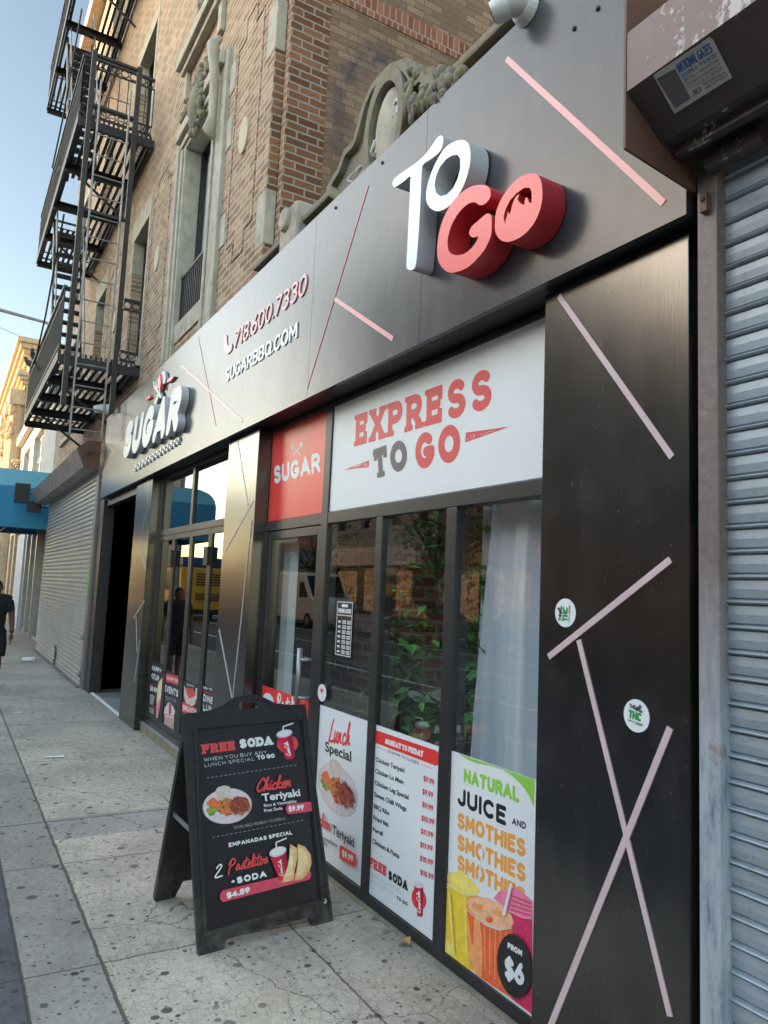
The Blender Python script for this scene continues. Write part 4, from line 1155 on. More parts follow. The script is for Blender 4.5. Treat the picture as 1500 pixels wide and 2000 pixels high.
def sticker(px, py, label, rot):
    c = PY(px, py, YPR); R = .052
    t = thing('round_sticker', label, 'sticker', (c[0], YPR, c[2]), 'round white shop stickers on the black pier')
    mb = MB(); X, Yg = grid(c[0]-R-.01, c[0]+R+.01, c[2]-R-.01, c[2]+R+.01, .003)
    emit(mb, d_ell(X, Yg, c[0], c[2], R, R), X, Yg, onY(YPR-.003), 0, .002); mb.build('sticker_disc', M['white'], t)
    mb = MB(); cs, sn = math.cos(rot), math.sin(rot)
    def q(u, v): return np.array([c[0]+R*(u*cs-v*sn), YPR-.003, c[2]+R*(u*sn+v*cs)])
    stroke_text(mb, 'THC', q(-.62,-.28), q(.42,-.28), q(-.62,.25), .13, lift=.001, res=20, m=0)
    stroke_text(mb, 'THE', q(-.62,.34), q(-.08,.34), q(-.62,.62), .09, lift=.001, res=16, m=1)
    stroke_text(mb, 'SHOP', q(.0,-.52), q(.55,-.52), q(.0,-.36), .09, lift=.001, res=14, m=1)
    stroke_text(mb, 'NORTHC', q(-.62,-.46), q(-.05,-.46), q(-.62,-.36), .09, lift=.001, res=14, m=1)
    for u, v, a, b in ((.08,.48,.17,.12), (.24,.62,.1,.14), (.32,.36,.16,.08), (.0,.38,.1,.1)):
        X2, Y2 = grid(-1, 1, -1, 1, .05); emit(mb, d_ell(X2, Y2, u, v, a, b), X2, Y2, lambda p_, r_, d: tuple(q(p_, r_)+np.array([0,-.0014,0])), m=2)
    mb.build('sticker_print', [M['green2'], M['ink'], M['grey_ink']], t)
sticker(1105, 1197, 'white oval sticker with green sideways letters, higher of two on the black pier', rad(88))
sticker(1244, 1398, 'white oval sticker with green upright letters, lower of two on the black pier', rad(-6))

# ------------------------------------------------------------------ right-hand shop window with its door
sw = thing('shop_window', 'black framed shop window with glass door under the EXPRESS TO GO panel', 'shop window', (-3.8, YFR, 0))
TB0, TB1 = 2.072, 2.145
XR = xp0-.001; XL = -5.345
M1, M2, M3 = (-4.351,-4.258), (-3.628,-3.557), (-2.943,-2.860)
mb = MB()
mb.box(XL-.30, XL, YFR-.03, YFR+.22, 0.0, 2.866)
mb.box(XL, XR, YFR, YFR+.08, TB0, TB1)
mb.box(XL, XR, YFR, YFR+.08, 2.835, 2.866)
mb.box(M1[0], M1[1], YFR-.003, YFR+.083, .045, 2.835)
for m_ in (M2, M3): mb.box(m_[0], m_[1], YFR-.003, YFR+.083, .045, TB0-.001)
mb.box(M1[1], XR, YFR-.001, YFR+.081, .012, .064)
mb.box(XL+.0, XL+.05, YFR-.002, YFR+.08, .045, TB0)
mb.build('window_frame', M['frame'], sw, bevel=.004)
mb = MB(); mb.box(XL-.02, XR, YFR-.02, YFR+.16, -.01, .011); mb.build('stone_sill', M['limestone_old'], sw, bevel=.006)
for a, b in ((M1[1],M2[0]), (M2[1],M3[0]), (M3[1],XR)):
    mb = MB(); mb.quad((a,YG,.064),(b,YG,.064),(b,YG,TB0),(a,YG,TB0)); mb.build('glass_pane', M['glass'], sw)
dr = MB(); DX0, DX1 = XL+.055, M1[0]-.004
for a, b, c, d in ((DX0,DX0+.055,.03,TB0-.006), (DX1-.055,DX1,.03,TB0-.006)): dr.box(a, b, YFR+.004, YFR+.06, c, d)
dr.box(DX0+.055, DX1-.055, YFR+.004, YFR+.06, TB0-.065, TB0-.006); dr.box(DX0+.055, DX1-.055, YFR+.004, YFR+.06, .03, .16)
door = dr.build('door', M['frame'], sw, bevel=.003)
mb = MB(); mb.quad((DX0+.05,YG,.15),(DX1-.05,YG,.15),(DX1-.05,YG,TB0-.06),(DX0+.05,YG,TB0-.06)); mb.build('door_glass', M['glass'], door)
mb = MB(); hx = DX1-.10
mb.tube([(hx,YFR-.055,.90),(hx,YFR-.055,1.27)], .017, 10)
for z in (.96, 1.20): mb.tube([(hx,YFR-.055,z),(hx+.045,YFR-.05,z),(hx+.06,YFR+.012,z)], .011, 8)
mb.build('pull_handle', M['steel'], door, smooth=True)

class Sheet:
    """a printed sheet on a real plane; artwork points are read off the photo"""
    def __init__(s, p0, n, lift=.001):
        s.p0 = np.array(p0, float); s.n = np.array(n, float); s.n /= np.linalg.norm(s.n)
        if np.dot(s.n, CAM-s.p0) < 0: s.n = -s.n
        s.mb = MB(); s.mats = []; s.l = lift
    def mi(s, m):
        if m not in s.mats: s.mats.append(m)
        s.l += .00004
        return s.mats.index(m)
    def P(s, q): return PP(q[0], q[1], s.p0, s.n)
    def st(s, t, bl, br, tl, r, m, **k):
        i = s.mi(m); stroke_text(s.mb, t, s.P(bl), s.P(br), s.P(tl), r, n=s.n, lift=s.l, m=i, **k)
    def ft(s, t, bl, br, tl, m, w=0.0, **k):
        i = s.mi(m); font_text(s.mb, t, s.P(bl), s.P(br), s.P(tl), w, n=s.n, lift=s.l, m=i, **k)
    def poly(s, pts, m):
        i = s.mi(m); s.mb.add([s.P(q)+s.n*s.l for q in pts], [tuple(range(len(pts)))], i)
    def ell(s, cx, cy, rx, ry, rot, m, n=20):
        c, q = math.cos(rad(rot)), math.sin(rad(rot))
        s.poly([(cx+rx*math.cos(t)*c-ry*math.sin(t)*q, cy+rx*math.cos(t)*q+ry*math.sin(t)*c) for t in [2*math.pi*k/n for k in range(n)]], m)
    def line(s, a, b, w, m, dash=0):
        a = np.array(a, float); b = np.array(b, float); d = b-a; nn = np.array([-d[1], d[0]])/np.hypot(*d)*w/2
        segs = [(0, 1)] if not dash else [(k/dash, (k+.55)/dash) for k in range(dash)]
        i = s.mi(m)
        for t0, t1 in segs:
            p, q = a+d*t0, a+d*t1
            s.mb.add([s.P(z)+s.n*s.l for z in (p-nn, q-nn, q+nn, p+nn)], [(0,1,2,3)], i)
    def done(s, parent, name='print'): return s.mb.build(name, [M[m] for m in s.mats], parent)
for nm, c in (('meat1',(.50,.13,.035)), ('meat2',(.62,.22,.06)), ('meat3',(.26,.05,.03)), ('meat4',(.40,.06,.05)), ('carrot',(.80,.19,.05)), ('leafg',(.16,.30,.04)), ('leafg2',(.30,.42,.08)),
              ('plate',(.72,.62,.64)), ('plate2',(.62,.52,.53)), ('rice',(.66,.56,.48)), ('rice2',(.72,.62,.25)), ('cup_red',(.62,.02,.05)), ('cup_dark',(.36,.01,.04)), ('lid',(.66,.64,.70)), ('pastry',(.75,.48,.22)), ('pastry2',(.60,.30,.12)), ('pastry3',(.85,.66,.36)),
              ('juice_y',(.85,.62,.05)), ('juice_y2',(.92,.74,.18)), ('juice_o',(.85,.14,.04)), ('juice_o2',(.90,.36,.14)), ('juice_o3',(.93,.50,.28)), ('juice_p',(.68,.03,.12)), ('juice_p2',(.85,.22,.36)), ('bar_pink',(.68,.07,.12)), ('pastel',(.85,.6,.35))):
    M[nm] = plain('print_'+nm, c, .4, 0, .12, 30)
def dinner(s, T, seed, dens=90):
    """plate of chicken, vegetables and a rice mound; T maps unit plate coordinates to photo pixels"""
    rnd = random.Random(seed)
    def E(u, v, a, b, rot, m): s.poly([T(u+a*math.cos(t)*math.cos(rot)-b*math.sin(t)*math.sin(rot), v+a*math.cos(t)*math.sin(rot)+b*math.sin(t)*math.cos(rot)) for t in [2*math.pi*k/12 for k in range(12)]], m)
    s.poly([T(math.cos(t), math.sin(t)) for t in [2*math.pi*k/40 for k in range(40)]], 'plate2')
    s.poly([T(.96*math.cos(t), .96*math.sin(t)) for t in [2*math.pi*k/40 for k in range(40)]], 'plate')
    s.poly([T(*q) for q in [(-.38,.28),(-.40,.98),(-.3,1.12),(-.05,1.18),(.14,1.1),(.2,.95),(.2,.45),(.1,.2),(-.2,.1)]], 'rice')
    for k in range(14): E(rnd.uniform(-.3,.15), rnd.uniform(.3,1.08), .018, .03, rnd.uniform(0,3), 'plate2')
    for k in range(5): E(rnd.uniform(-.38,-.2), rnd.uniform(.0,.4), .07, .1, 0, 'rice2')
    for k in range(22): E(rnd.gauss(-.62,.09), rnd.gauss(-.05,.12), .09, .08, rnd.uniform(0,3), rnd.choice(['leafg','leafg2','leafg']))
    for a, b in (((-.66,.42),(-.38,-.05)), ((-.55,.5),(-.25,.0)), ((-.75,.3),(-.6,.1))):
        for k in range(6): E(a[0]+(b[0]-a[0])*k/5, a[1]+(b[1]-a[1])*k/5, .085, .07, 0, 'carrot')
    for k in range(dens):
        t = rnd.uniform(0, 6.28); q = math.sqrt(rnd.random())
        E(-.02+.36*q*math.cos(t), -.02+.46*q*math.sin(t), rnd.uniform(.05,.12), rnd.uniform(.035,.07), rnd.uniform(0,3), rnd.choice(['meat1','meat2','meat2','meat3','carrot']))
    for k in range(dens):
        t = rnd.uniform(0, 6.28); q = math.sqrt(rnd.random())
        E(.48+.38*q*math.cos(t), -.05+.46*q*math.sin(t), rnd.uniform(.08,.18), rnd.uniform(.025,.05), 2.0+rnd.gauss(0,.3), rnd.choice(['meat3','meat4','meat4','meat1','meat3']))
def cup(s, body, lidc, straw, tbl, red=None):
    if red: s.ell(*red, 'red2')
    s.poly(body, 'cup_red')
    b = body; s.poly([( (b[0][0]+2*b[1][0])/3, (b[0][1]+2*b[1][1])/3 ), b[1], b[2], ((b[-1][0]+2.2*b[2][0])/3.2, (b[-1][1]+2.2*b[2][1])/3.2)], 'cup_dark')
    s.ell(*lidc, 'lid'); s.ell(lidc[0], lidc[1]-1, lidc[2]*.8, lidc[3]*.7, lidc[4], 'white')
    for a, c in zip(straw[:-1], straw[1:]): s.line(a, c, 2.6, 'white')
    s.st('Coca-Cola', *tbl, .07, 'white', font=CF, gap=-.02, res=20)
CF = dict(SG); CF['C'] = (.60, [[(.52,.82),(.46,1),(.2,.92),(.04,.4),(.14,.02),(.4,.06),(.60,.3)]])

# transom panels
ep = thing('printed_panel', 'white panel reading EXPRESS TO GO in red and dark grey slab letters', 'sign panel', (-3.3, YFR, 2.5))
mb = MB(); mb.box(M1[1]+.004, XR-.001, YFR+.008, YFR+.03, TB1+.004, 2.832); mb.build('panel_board', M['white'], ep)
s = Sheet((0, YFR+.008, 0), (0,-1,0))
s.st('EXPRESS', (694,872), (960,797), (696,811), .125, 'red2', slab=True, gap=.34, res=26)
s.st('TO', (731,936), (797,916), (728,879), .14, 'grey_ink', slab=True, gap=.34, res=26)
s.st('GO', (812,919), (900,899), (811,850), .14, 'red2', slab=True, gap=.34, res=26)
s.poly([(910,845),(909,864),(996,833)], 'red2'); s.poly([(672,918),(721,899),(721,912)], 'red2')
rnd = random.Random(1)
for k in range(26):
    t = rnd.random(); s.ell(912+60*t, 855-15*t+rnd.uniform(-6,6)*(1-t), .9, .7, 0, 'white', 6)
    s.ell(720-32*t, 906+7*t+rnd.uniform(-4,4)*(1-t), .8, .7, 0, 'white', 6)
s.done(ep, 'panel_lettering')
rp = thing('printed_panel', 'red panel reading SUGAR in white with a crossed fork and spoon', 'sign panel', (-4.85, YFR, 2.5))
mb = MB(); mb.box(XL+.035, M1[0]-.006, YFR+.008, YFR+.03, TB1+.004, 2.832); mb.build('panel_board', M['red'], rp)
s = Sheet((0, YFR+.008, 0), (0,-1,0))
s.st('SUGAR', (535,946), (626,922), (535,911), .13, 'white', res=26)
s.line((573,890),(587,871),2.2,'white'); s.line((588,889),(576,876),2.2,'white'); s.ell(588.5,868,2.6,5,20,'white')
for dx in (-3,0,3): s.line((574+dx,876-dx*.4),(572.5+dx,867-dx*.4),1.3,'white')
s.line((570.5,877),(577,874),1.6,'white')
s.done(rp, 'panel_lettering')

YP_ = YG-.004
def poster(label, cat, x0, x1, z0, z1, mt, name='window_poster', group='printed posters on the shop glass'):
    t = thing(name, label, cat, ((x0+x1)/2, YP_, z0), group)
    mb = MB(); mb.box(x0, x1, YP_-.0015, YP_, z0, z1); mb.build('poster_sheet', M[mt], t)
    return t, Sheet((0, YP_-.0015, 0), (0,-1,0), .0004)
# Lunch special
t, s = poster('white Lunch Special poster with a plate of chicken, partly behind the sandwich board', 'poster', M1[1]+.002, M2[0]-.002, .068, .941, 'white')
K = lambda x, y: (600+x*.18, 1380+y*.18)
s.st('Lunch', K(225,385), K(470,445), K(245,120), .055, 'red', font=SG, gap=.07, res=30)
s.ft('Special', K(195,480), K(480,600), K(195,375), 'ink', .028)
def T(u, v):
    x = 335+215*u-60*0+v*-10; y = 905+95*u-v*300*.92
    return K(x, y)
dinner(s, T, 11, 110)
s.st('Chicken', K(60,1240), K(275,1360), K(62,1080), .07, 'red', font=SG, gap=-.02, res=26)
s.ft('Teriyaki', K(292,1370), K(530,1525), K(292,1275), 'ink', .026)
s.ft('Rice & Vegetables', K(20,1340), K(343,1525), K(20,1300), 'ink', .012)
s.ft('Free Soda', K(60,1415), K(238,1520), K(60,1372), 'ink', .012)
s.poly([K(*q) for q in [(372,1515),(385,1500),(535,1590),(550,1610),(548,1725),(535,1742),(385,1655),(370,1635)]], 'red')
s.st('$9.99', K(398,1622), K(518,1690), K(400,1548), .13, 'white', res=20)
s.done(t)
# lunch menu
t, s = poster('white lunch menu poster headed MONDAY TO FRIDAY with red prices', 'poster', M2[1]+.002, M3[0]-.002, .068, .938, 'white')
K = lambda x, y: (690+x*.23, 1400+y*.23)
rr = [(168,150),(175,125),(195,114),(700,285),(722,300),(732,330),(730,385),(722,408),(700,416),(190,222),(172,205),(166,180)]
s.poly([K(*q) for q in rr], 'red')
s.st('MONDAY TO FRIDAY', K(272,228), K(592,342), K(274,182), .15, 'white', slab=True, gap=.3, res=18)
s.st('12:00 PM TO CLOSED', K(294,302), K(555,408), K(296,278), .1, 'ink', gap=.34, res=14)
s.line(K(205,255), K(285,290), .8, 'red'); s.line(K(573,402), K(670,440), .8, 'red')
for i, (n_, e) in enumerate([('Chicken Teriyaki',(435,475)),('Chicken Lo Mein',(428,575)),('Chicken Leg Special',(470,703)),('Sweet Chilli Wings',(452,803)),('BBQ Ribs',(305,838)),('Fried fish',(300,936)),('Pernil',(250,1012)),('Chicken & Pasta',(392,1205))]):
    b0 = (190-3.9*i, 376+99*i); 
    s.ft(n_, K(*b0), K(*e), K(b0[0]+2, b0[1]-37), 'ink', .024, space=.95)
    s.ell(*K(178-4*i, 355+99*i), .8, .8, 0, 'ink', 8)
for i, (n_, a, e) in enumerate([('$9.99',(596,545),(688,582)),('$9.99',(587,655),(680,692)),('$9.99',(587,765),(680,803)),('$10.99',(578,880),(690,922)),('$11.99',(574,992),(680,1032)),('$11.99',(568,1105),(675,1146)),('$10.99',(566,1222),(678,1265)),('$10.99',(569,1340),(683,1388))]):
    s.st(n_, K(*a), K(*e), K(a[0]+2, a[1]-48), .12, 'red2', res=18)
s.st('FREE', K(138,1270), K(282,1358), K(140,1185), .14, 'red2', slab=True, gap=.32, res=20)
s.st('SODA', K(298,1378), K(462,1478), K(300,1298), .15, 'ink', slab=True, gap=.32, res=20)
s.st('WHEN YOU BUY ANY', K(138,1340), K(428,1522), K(138,1308), .045, 'light_ink', gap=.34, res=18)
s.st('LUNCH SPECIAL', K(135,1392), K(355,1528), K(135,1362), .045, 'light_ink', gap=.34, res=18)
s.st('TO GO', K(368,1548), K(463,1608), K(368,1516), .13, 'ink', res=18)
s.ell(*K(560,1545), 14, 22, -12, 'red')
s.poly([K(*q) for q in [(515,1425),(597,1450),(592,1690),(575,1698),(545,1690),(535,1560)]], 'cup_red'); s.poly([K(*q) for q in [(575,1450),(597,1450),(592,1690),(578,1696)]], 'cup_dark')
s.ell(*K(556,1425), 9.8, 6.5, 15, 'lid')
s.st('Coca-Cola', K(578,1672), K(570,1480), K(543,1662), .07, 'white', font=CF, gap=-.02, res=18)
s.done(t)
# juice poster
t, s = poster('white Natural Juice and smoothies poster with three bright drinks', 'poster', M3[1]+.002, XR-.002, .064, .940, 'white')
K = lambda x, y: (850+x*.2652, 1460+y*.265)
s.poly([K(*q) for q in [(165,42),(733,238),(728,440),(690,350),(640,280),(580,220),(500,165),(400,135),(300,115),(230,85)]], 'green')
s.st('NATURAL', K(210,255), K(620,410), K(212,150), .14, 'green', res=24)
s.st('JUICE', K(165,420), K(522,580), K(168,290), .125, 'ink', res=24)
s.st('AND', K(566,565), K(668,605), K(568,515), .11, 'ink', res=18)
for j, (y0, y1) in enumerate(((590,815),(750,1000),(900,1175))):
    s.st('SMOTHIES', K(162,y0), K(664,y1), K(166,y0-118), .13, 'orange', res=22)
s.line(K(352,720), K(318,1010), 3.4, 'white')
# yellow glass
s.poly([K(*q) for q in [(74,960),(75,930),(150,915),(195,902),(240,950),(300,1010),(335,1060),(300,1085),(215,1080),(130,1040)]], 'juice_y2')
s.poly([K(*q) for q in [(72,990),(130,1040),(215,1085),(320,1090),(300,1655),(230,1630),(62,1508),(62,1420),(66,1300),(72,1150)]], 'juice_y')
s.poly([K(*q) for q in [(240,1100),(318,1095),(305,1400),(300,1650),(255,1620)]], 'juice_o2')
s.poly([K(*q) for q in [(62,1420),(100,1425),(135,1480),(140,1560),(62,1505)]], 'juice_y2')
# pink glass
s.poly([K(*q) for q in [(430,1110),(470,1060),(540,1050),(600,1025),(660,1080),(718,1130),(718,1260),(640,1250),(520,1190)]], 'juice_p2')
s.poly([K(*q) for q in [(530,1200),(640,1255),(718,1265),(712,1965),(560,1850),(540,1400)]], 'juice_p')
for k in range(4): s.line(K(560,1090+35*k), K(710,1150+30*k), 2.6, 'juice_p')
# orange glass
s.poly([K(*q) for q in [(232,1160),(245,1120),(310,1098),(400,1110),(490,1160),(560,1230),(580,1290),(560,1330),(480,1335),(380,1300),(290,1230)]], 'juice_o3')
s.poly([K(*q) for q in [(236,1190),(290,1240),(380,1310),(480,1345),(575,1330),(560,1500),(545,1700),(555,1845),(430,1760),(300,1670),(270,1450)]], 'juice_o')
s.poly([K(*q) for q in [(290,1250),(330,1280),(350,1500),(345,1690),(310,1670),(280,1450)]], 'juice_o2')
for k in range(5): s.ell(*K(400+(k%3-1)*70, 1180+k*22), 16-k*2, 6, 25, ['juice_o2','juice_o3','juice_o2','juice_o3','juice_o'][k])
s.poly([K(*q) for q in [(270,1450),(300,1670),(345,1690),(335,1500)]], 'juice_o2')
for k in range(9): s.poly([K(*q) for q in [(360+20*k,1318+k*4),(368+20*k,1320+k*4),(372+18*k,1640+k*18),(366+18*k,1640+k*18)]], ['juice_o2','juice_o'][k%2])
for k in range(60):
    u = rnd.uniform(285,540); w_ = rnd.uniform(1330,1760); s.ell(*K(u, w_), rnd.uniform(.4,1.1), rnd.uniform(.5,1.5), 0, rnd.choice(['juice_o2','juice_o3','red2','juice_o']), 7)
for k in range(34):
    th = rnd.uniform(0,6.28); q = rnd.random()**.5; s.ell(*K(405+150*q*math.cos(th)+40*q*math.sin(th), 1218+80*q*math.sin(th)+45*q*math.cos(th)), rnd.uniform(.8,2.4), rnd.uniform(.5,1.1), 25, rnd.choice(['juice_o2','juice_o','juice_o3','plate']), 8)
rim = [(236,1190),(290,1240),(380,1310),(480,1345),(575,1330)]
for a_, b_ in zip(rim[:-1], rim[1:]): s.line(K(*a_), K(*b_), 1.5, 'plate')
rim = [(74,990),(130,1040),(215,1085),(320,1090)]
for a_, b_ in zip(rim[:-1], rim[1:]): s.line(K(*a_), K(*b_), 1.4, 'juice_y2')
for k in range(30):
    s.ell(*K(rnd.uniform(90,310), rnd.uniform(930,1070)), rnd.uniform(.8,2.2), rnd.uniform(.5,1.2), 20, rnd.choice(['juice_y','juice_y2','rice2']), 8)
    s.ell(*K(rnd.uniform(85,230), rnd.uniform(1100,1580)), rnd.uniform(.4,1.0), rnd.uniform(.5,1.6), 0, rnd.choice(['juice_y2','orange','juice_y']), 7)
    s.ell(*K(rnd.uniform(590,710), rnd.uniform(1290,1460)), rnd.uniform(.4,1.0), rnd.uniform(.5,1.4), 0, rnd.choice(['juice_p2','juice_p','cup_dark']), 7)
s.poly([K(*q) for q in [(105,1065),(122,1072),(155,1500),(138,1485)]], 'juice_y2'); s.poly([K(*q) for q in [(228,1095),(236,1098),(248,1500),(238,1500)]], 'juice_y2')
s.line(K(572,1000), K(517,1235), 5.5, 'white')
s.ell(*K(597,1605), 33.5, 63, -7, 'ink', 32)
s.st('FROM', K(546,1475), K(653,1538), K(548,1430), .15, 'white', res=18)
s.st('$6', K(520,1690), K(668,1762), K(524,1530), .13, 'white', res=26)
s.done(t)
# red door poster
t, s = poster('red Pastelitos poster on the glass door, mostly behind the sandwich board', 'poster', DX0+.05, DX1-.055, .17, .937, 'red')
s.st('Pastelitos', (541,1386), (592,1400), (540,1352), .065, 'white', font=SG, gap=.0, res=22)
s.ell(524,1372,11,19,-10,'white')
s.done(t)
# opening hours
t = thing('opening_hours_sign', 'small black opening hours sheet with white grid taped to the second pane', 'sign', (-3.98, YP_, 1.28))
hx0, hx1, hz0, hz1 = -4.085, -3.885, 1.265, 1.585
mb = MB(); mb.box(hx0, hx1, YP_-.002, YP_, hz0, hz1); mb.build('sign_sheet', M['ink'], t)
mb = MB(); w = hx1-hx0; y = YP_-.0035
def R_(u0, u1, v0, v1, m=0, yy=y): mb.quad((hx0+w*u0,yy,hz0+(hz1-hz0)*v0),(hx0+w*u1,yy,hz0+(hz1-hz0)*v0),(hx0+w*u1,yy,hz0+(hz1-hz0)*v1),(hx0+w*u0,yy,hz0+(hz1-hz0)*v1), m)
for a in ((0,1,0,.015),(0,1,.985,1),(0,.03,.015,.985),(.97,1,.015,.985),(.03,.97,.74,.755)): R_(*a)
for i in range(7):
    v = .04+i*.092
    R_(.40,.62,v,v+.062); R_(.70,.92,v,v+.062); R_(.12,.28,v+.012,v+.05)
    for u in (.44, .53, .74, .83): R_(u, u+.05, v+.018, v+.045, 1, y-.0006)
stroke_text(mb, 'OPENING HOURS', (hx0+w*.07,y,hz0+.252), (hx0+w*.93,y,hz0+.252), (hx0+w*.07,y,hz0+.279), .1, lift=.0003, res=14)
R_(.30,.70,.90,.955)
mb.build('sign_grid', [M['white'], M['ink']], t)
# heart sticker
t = thing('heart_sticker', 'small white oval sticker with a red heart at the frame edge', 'sticker', (-4.29, YFR, 1.0))
c = PY(629,1353,YFR-.004)
mb = MB(); X, Yg = grid(c[0]-.08, c[0]+.08, c[2]-.08, c[2]+.08, .004)
emit(mb, d_ell(X, Yg, c[0], c[2], .058, .052), X, Yg, onY(YFR-.006), 0, .002); mb.build('sticker_disc', M['white'], t)
mb = MB(); hp = [(c[0]+.016*math.sin(q)**3*1.2, c[2]+.012+.00115*(13*math.cos(q)-5*math.cos(2*q)-2*math.cos(3*q)-math.cos(4*q))) for q in [2*math.pi*k/24 for k in range(24)]]
mb.add([(a, YFR-.0072, b) for a, b in hp], [tuple(range(24))]); mb.build('heart', M['red'], t)

# ------------------------------------------------------------------ inside the shop
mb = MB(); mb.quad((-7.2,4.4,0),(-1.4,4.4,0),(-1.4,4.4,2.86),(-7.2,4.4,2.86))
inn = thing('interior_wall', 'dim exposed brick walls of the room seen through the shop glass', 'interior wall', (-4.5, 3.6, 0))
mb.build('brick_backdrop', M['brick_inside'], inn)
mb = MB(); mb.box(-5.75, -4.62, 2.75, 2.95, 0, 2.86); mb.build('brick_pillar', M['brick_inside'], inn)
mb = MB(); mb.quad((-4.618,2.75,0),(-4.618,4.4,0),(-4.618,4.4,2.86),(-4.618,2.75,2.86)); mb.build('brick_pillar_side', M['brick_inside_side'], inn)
mb = MB(); mb.quad((-7.2,2.2,2.85),(-1.4,2.2,2.85),(-1.4,4.4,2.85),(-7.2,4.4,2.85)); mb.build('ceiling', M['void'], inn)
mb = MB(); mb.quad((-7.2,2.16,.012),(-1.4,2.16,.012),(-1.4,4.4,.012),(-7.2,4.4,.012)); mb.build('shop_floor', kind='structure', mats=M['counter_wood'])
ct = thing('counter', 'white topped wooden counter inside the shop behind the plants', 'counter', (-3.3, 2.9, 0))
mb = MB(); mb.box(-4.1, -2.2, 2.62, 3.1, .98, 1.03); mb.build('counter_top', M['shelf'], ct)
mb = MB(); mb.box(-4.08, -2.2, 2.66, 3.1, .013, .98); mb.build('counter_front', M['counter_wood'], ct)
cu = thing('curtain', 'long pale grey-blue curtain with deep folds behind the right window pane', 'curtain', (-2.7, 2.3, .1))
mb = MB(); n = 90; x0, x1 = -3.02, -2.33
for i in range(n):
    def pt(k, z):
        t = k/n; top = -2.945+(x1+2.945)*t; bot = -3.06+(x1+3.06)*t; f = (z-.1)/2.0
        am = .062*(.6+.4*math.sin(t*9+1))
        return (bot+(top-bot)*f+.012*math.sin(t*31+f*2), 2.28+am*math.sin(t*21+.6*math.sin(f*3+t*4))+.012*math.sin(t*70), z)
    for z0, z1 in ((.1,.6),(.6,1.1),(1.1,1.6),(1.6,2.1)): mb.quad(pt(i,z0), pt(i+1,z0), pt(i+1,z1), pt(i,z1))
mb.build('curtain_cloth', M['curtain'], cu, smooth=True)
mb = MB(); mb.tube([(-3.1,2.27,2.12),(-2.3,2.27,2.12)], .012, 8); mb.build('curtain_rod', M['steel'], cu)
dp = thing('drape', 'pale hanging drape just inside the left edge of the glass door', 'curtain', (-5.2, 2.3, .1))
mb = MB()
for i in range(30):
    def pt(k, z): t = k/30; return (-5.42+.30*t, 2.25+.02*math.sin(t*15), z)
    mb.quad(pt(i,.1), pt(i+1,.1), pt(i+1,2.0), pt(i,2.0))
mb.build('drape_cloth', M['drape'], dp, smooth=True)
def leafmat(name, c0, c1):
    m, nt, b = newmat(name); oi = nd(nt, 'ShaderNodeNewGeometry')
    lk(nt, rampn(nt, oi.outputs['Random Per Island'], [(0, c0), (.7, c1), (1, tuple(x*1.5 for x in c1))]), b.inputs['Base Color'])
    b.inputs['Roughness'].default_value = .45
    return m
M['leaf_in'] = leafmat('indoor_leaves', (.03,.09,.02), (.09,.27,.05))
M['leaf_out'] = leafmat('street_tree_leaves', (.02,.045,.012), (.06,.10,.03))
M['bark'] = plain('tree_bark', (.06,.045,.035), .9, 0, .3, 10, bmp=.5)
def leaf(mb, p, L, rnd, droop=.6):
    a = rnd.uniform(0, 2*math.pi); d = Vector((math.cos(a), math.sin(a), -droop+rnd.uniform(-.3,.6))).normalized()
    sd_ = d.cross(Vector((rnd.uniform(-.4,.4), rnd.uniform(-.4,.4), 1))).normalized()*L*.26; up = sd_.cross(d).normalized()*L*.06
    p = Vector(p)
    mb.add([p, p+d*L*.35+sd_+up, p+d*L, p+d*L*.35-sd_+up, p+d*L*.5], [(0,1,4),(1,2,4),(2,3,4),(3,0,4)])
def potplant(label, cx, cy, z0, z1, rx, ry, n, seed, clusters):
    rnd = random.Random(seed)
    t = thing('potted_ficus', label, 'plant', (cx, cy, 0), 'leafy plants inside the window')
    mb = MB()
    for k in range(4): mb.tube([(cx+.03*k-.05,cy,.3),(cx+rnd.uniform(-.1,.1),cy+rnd.uniform(-.05,.05),1.0),(cx+rnd.uniform(-.25,.25),cy+rnd.uniform(-.1,.1),z1-.2)], [.018,.014,.006], 6)
    cl = [(cx+rnd.uniform(-rx,rx), cy+rnd.uniform(-ry,ry), rnd.uniform(z0,z1)) for _ in range(clusters)]
    for c in cl: mb.tube([(cx,cy,min(c[2]-.1,1.6)), c], [.006,.003], 4)
    mb.build('stems', M['bark'], t)
    mb = MB()
    for k in range(n):
        c = rnd.choice(cl); leaf(mb, (c[0]+rnd.gauss(0,.07), c[1]+rnd.gauss(0,.05), c[2]+rnd.gauss(0,.08)), rnd.uniform(.07,.12), rnd)
    mb.build('leaves', M['leaf_in'], t)
    mb = MB(); mb.prism([(math.cos(q)*.16, math.sin(q)*.16) for q in [2*math.pi*k/16 for k in range(16)]], lambda u,v: (cx+u*.8,cy+v*.8,.013), lambda u,v: (cx+u,cy+v,.32)); mb.build('pot', M['frame'], t)
potplant('tall leafy plant behind the lunch menu pane with trailing branches', -3.30, 2.42, .75, 2.1, .36, .14, 900, 5, 44)
potplant('smaller green plant beside the opening hours sheet', -3.85, 2.42, .95, 1.42, .14, .1, 170, 8, 12)

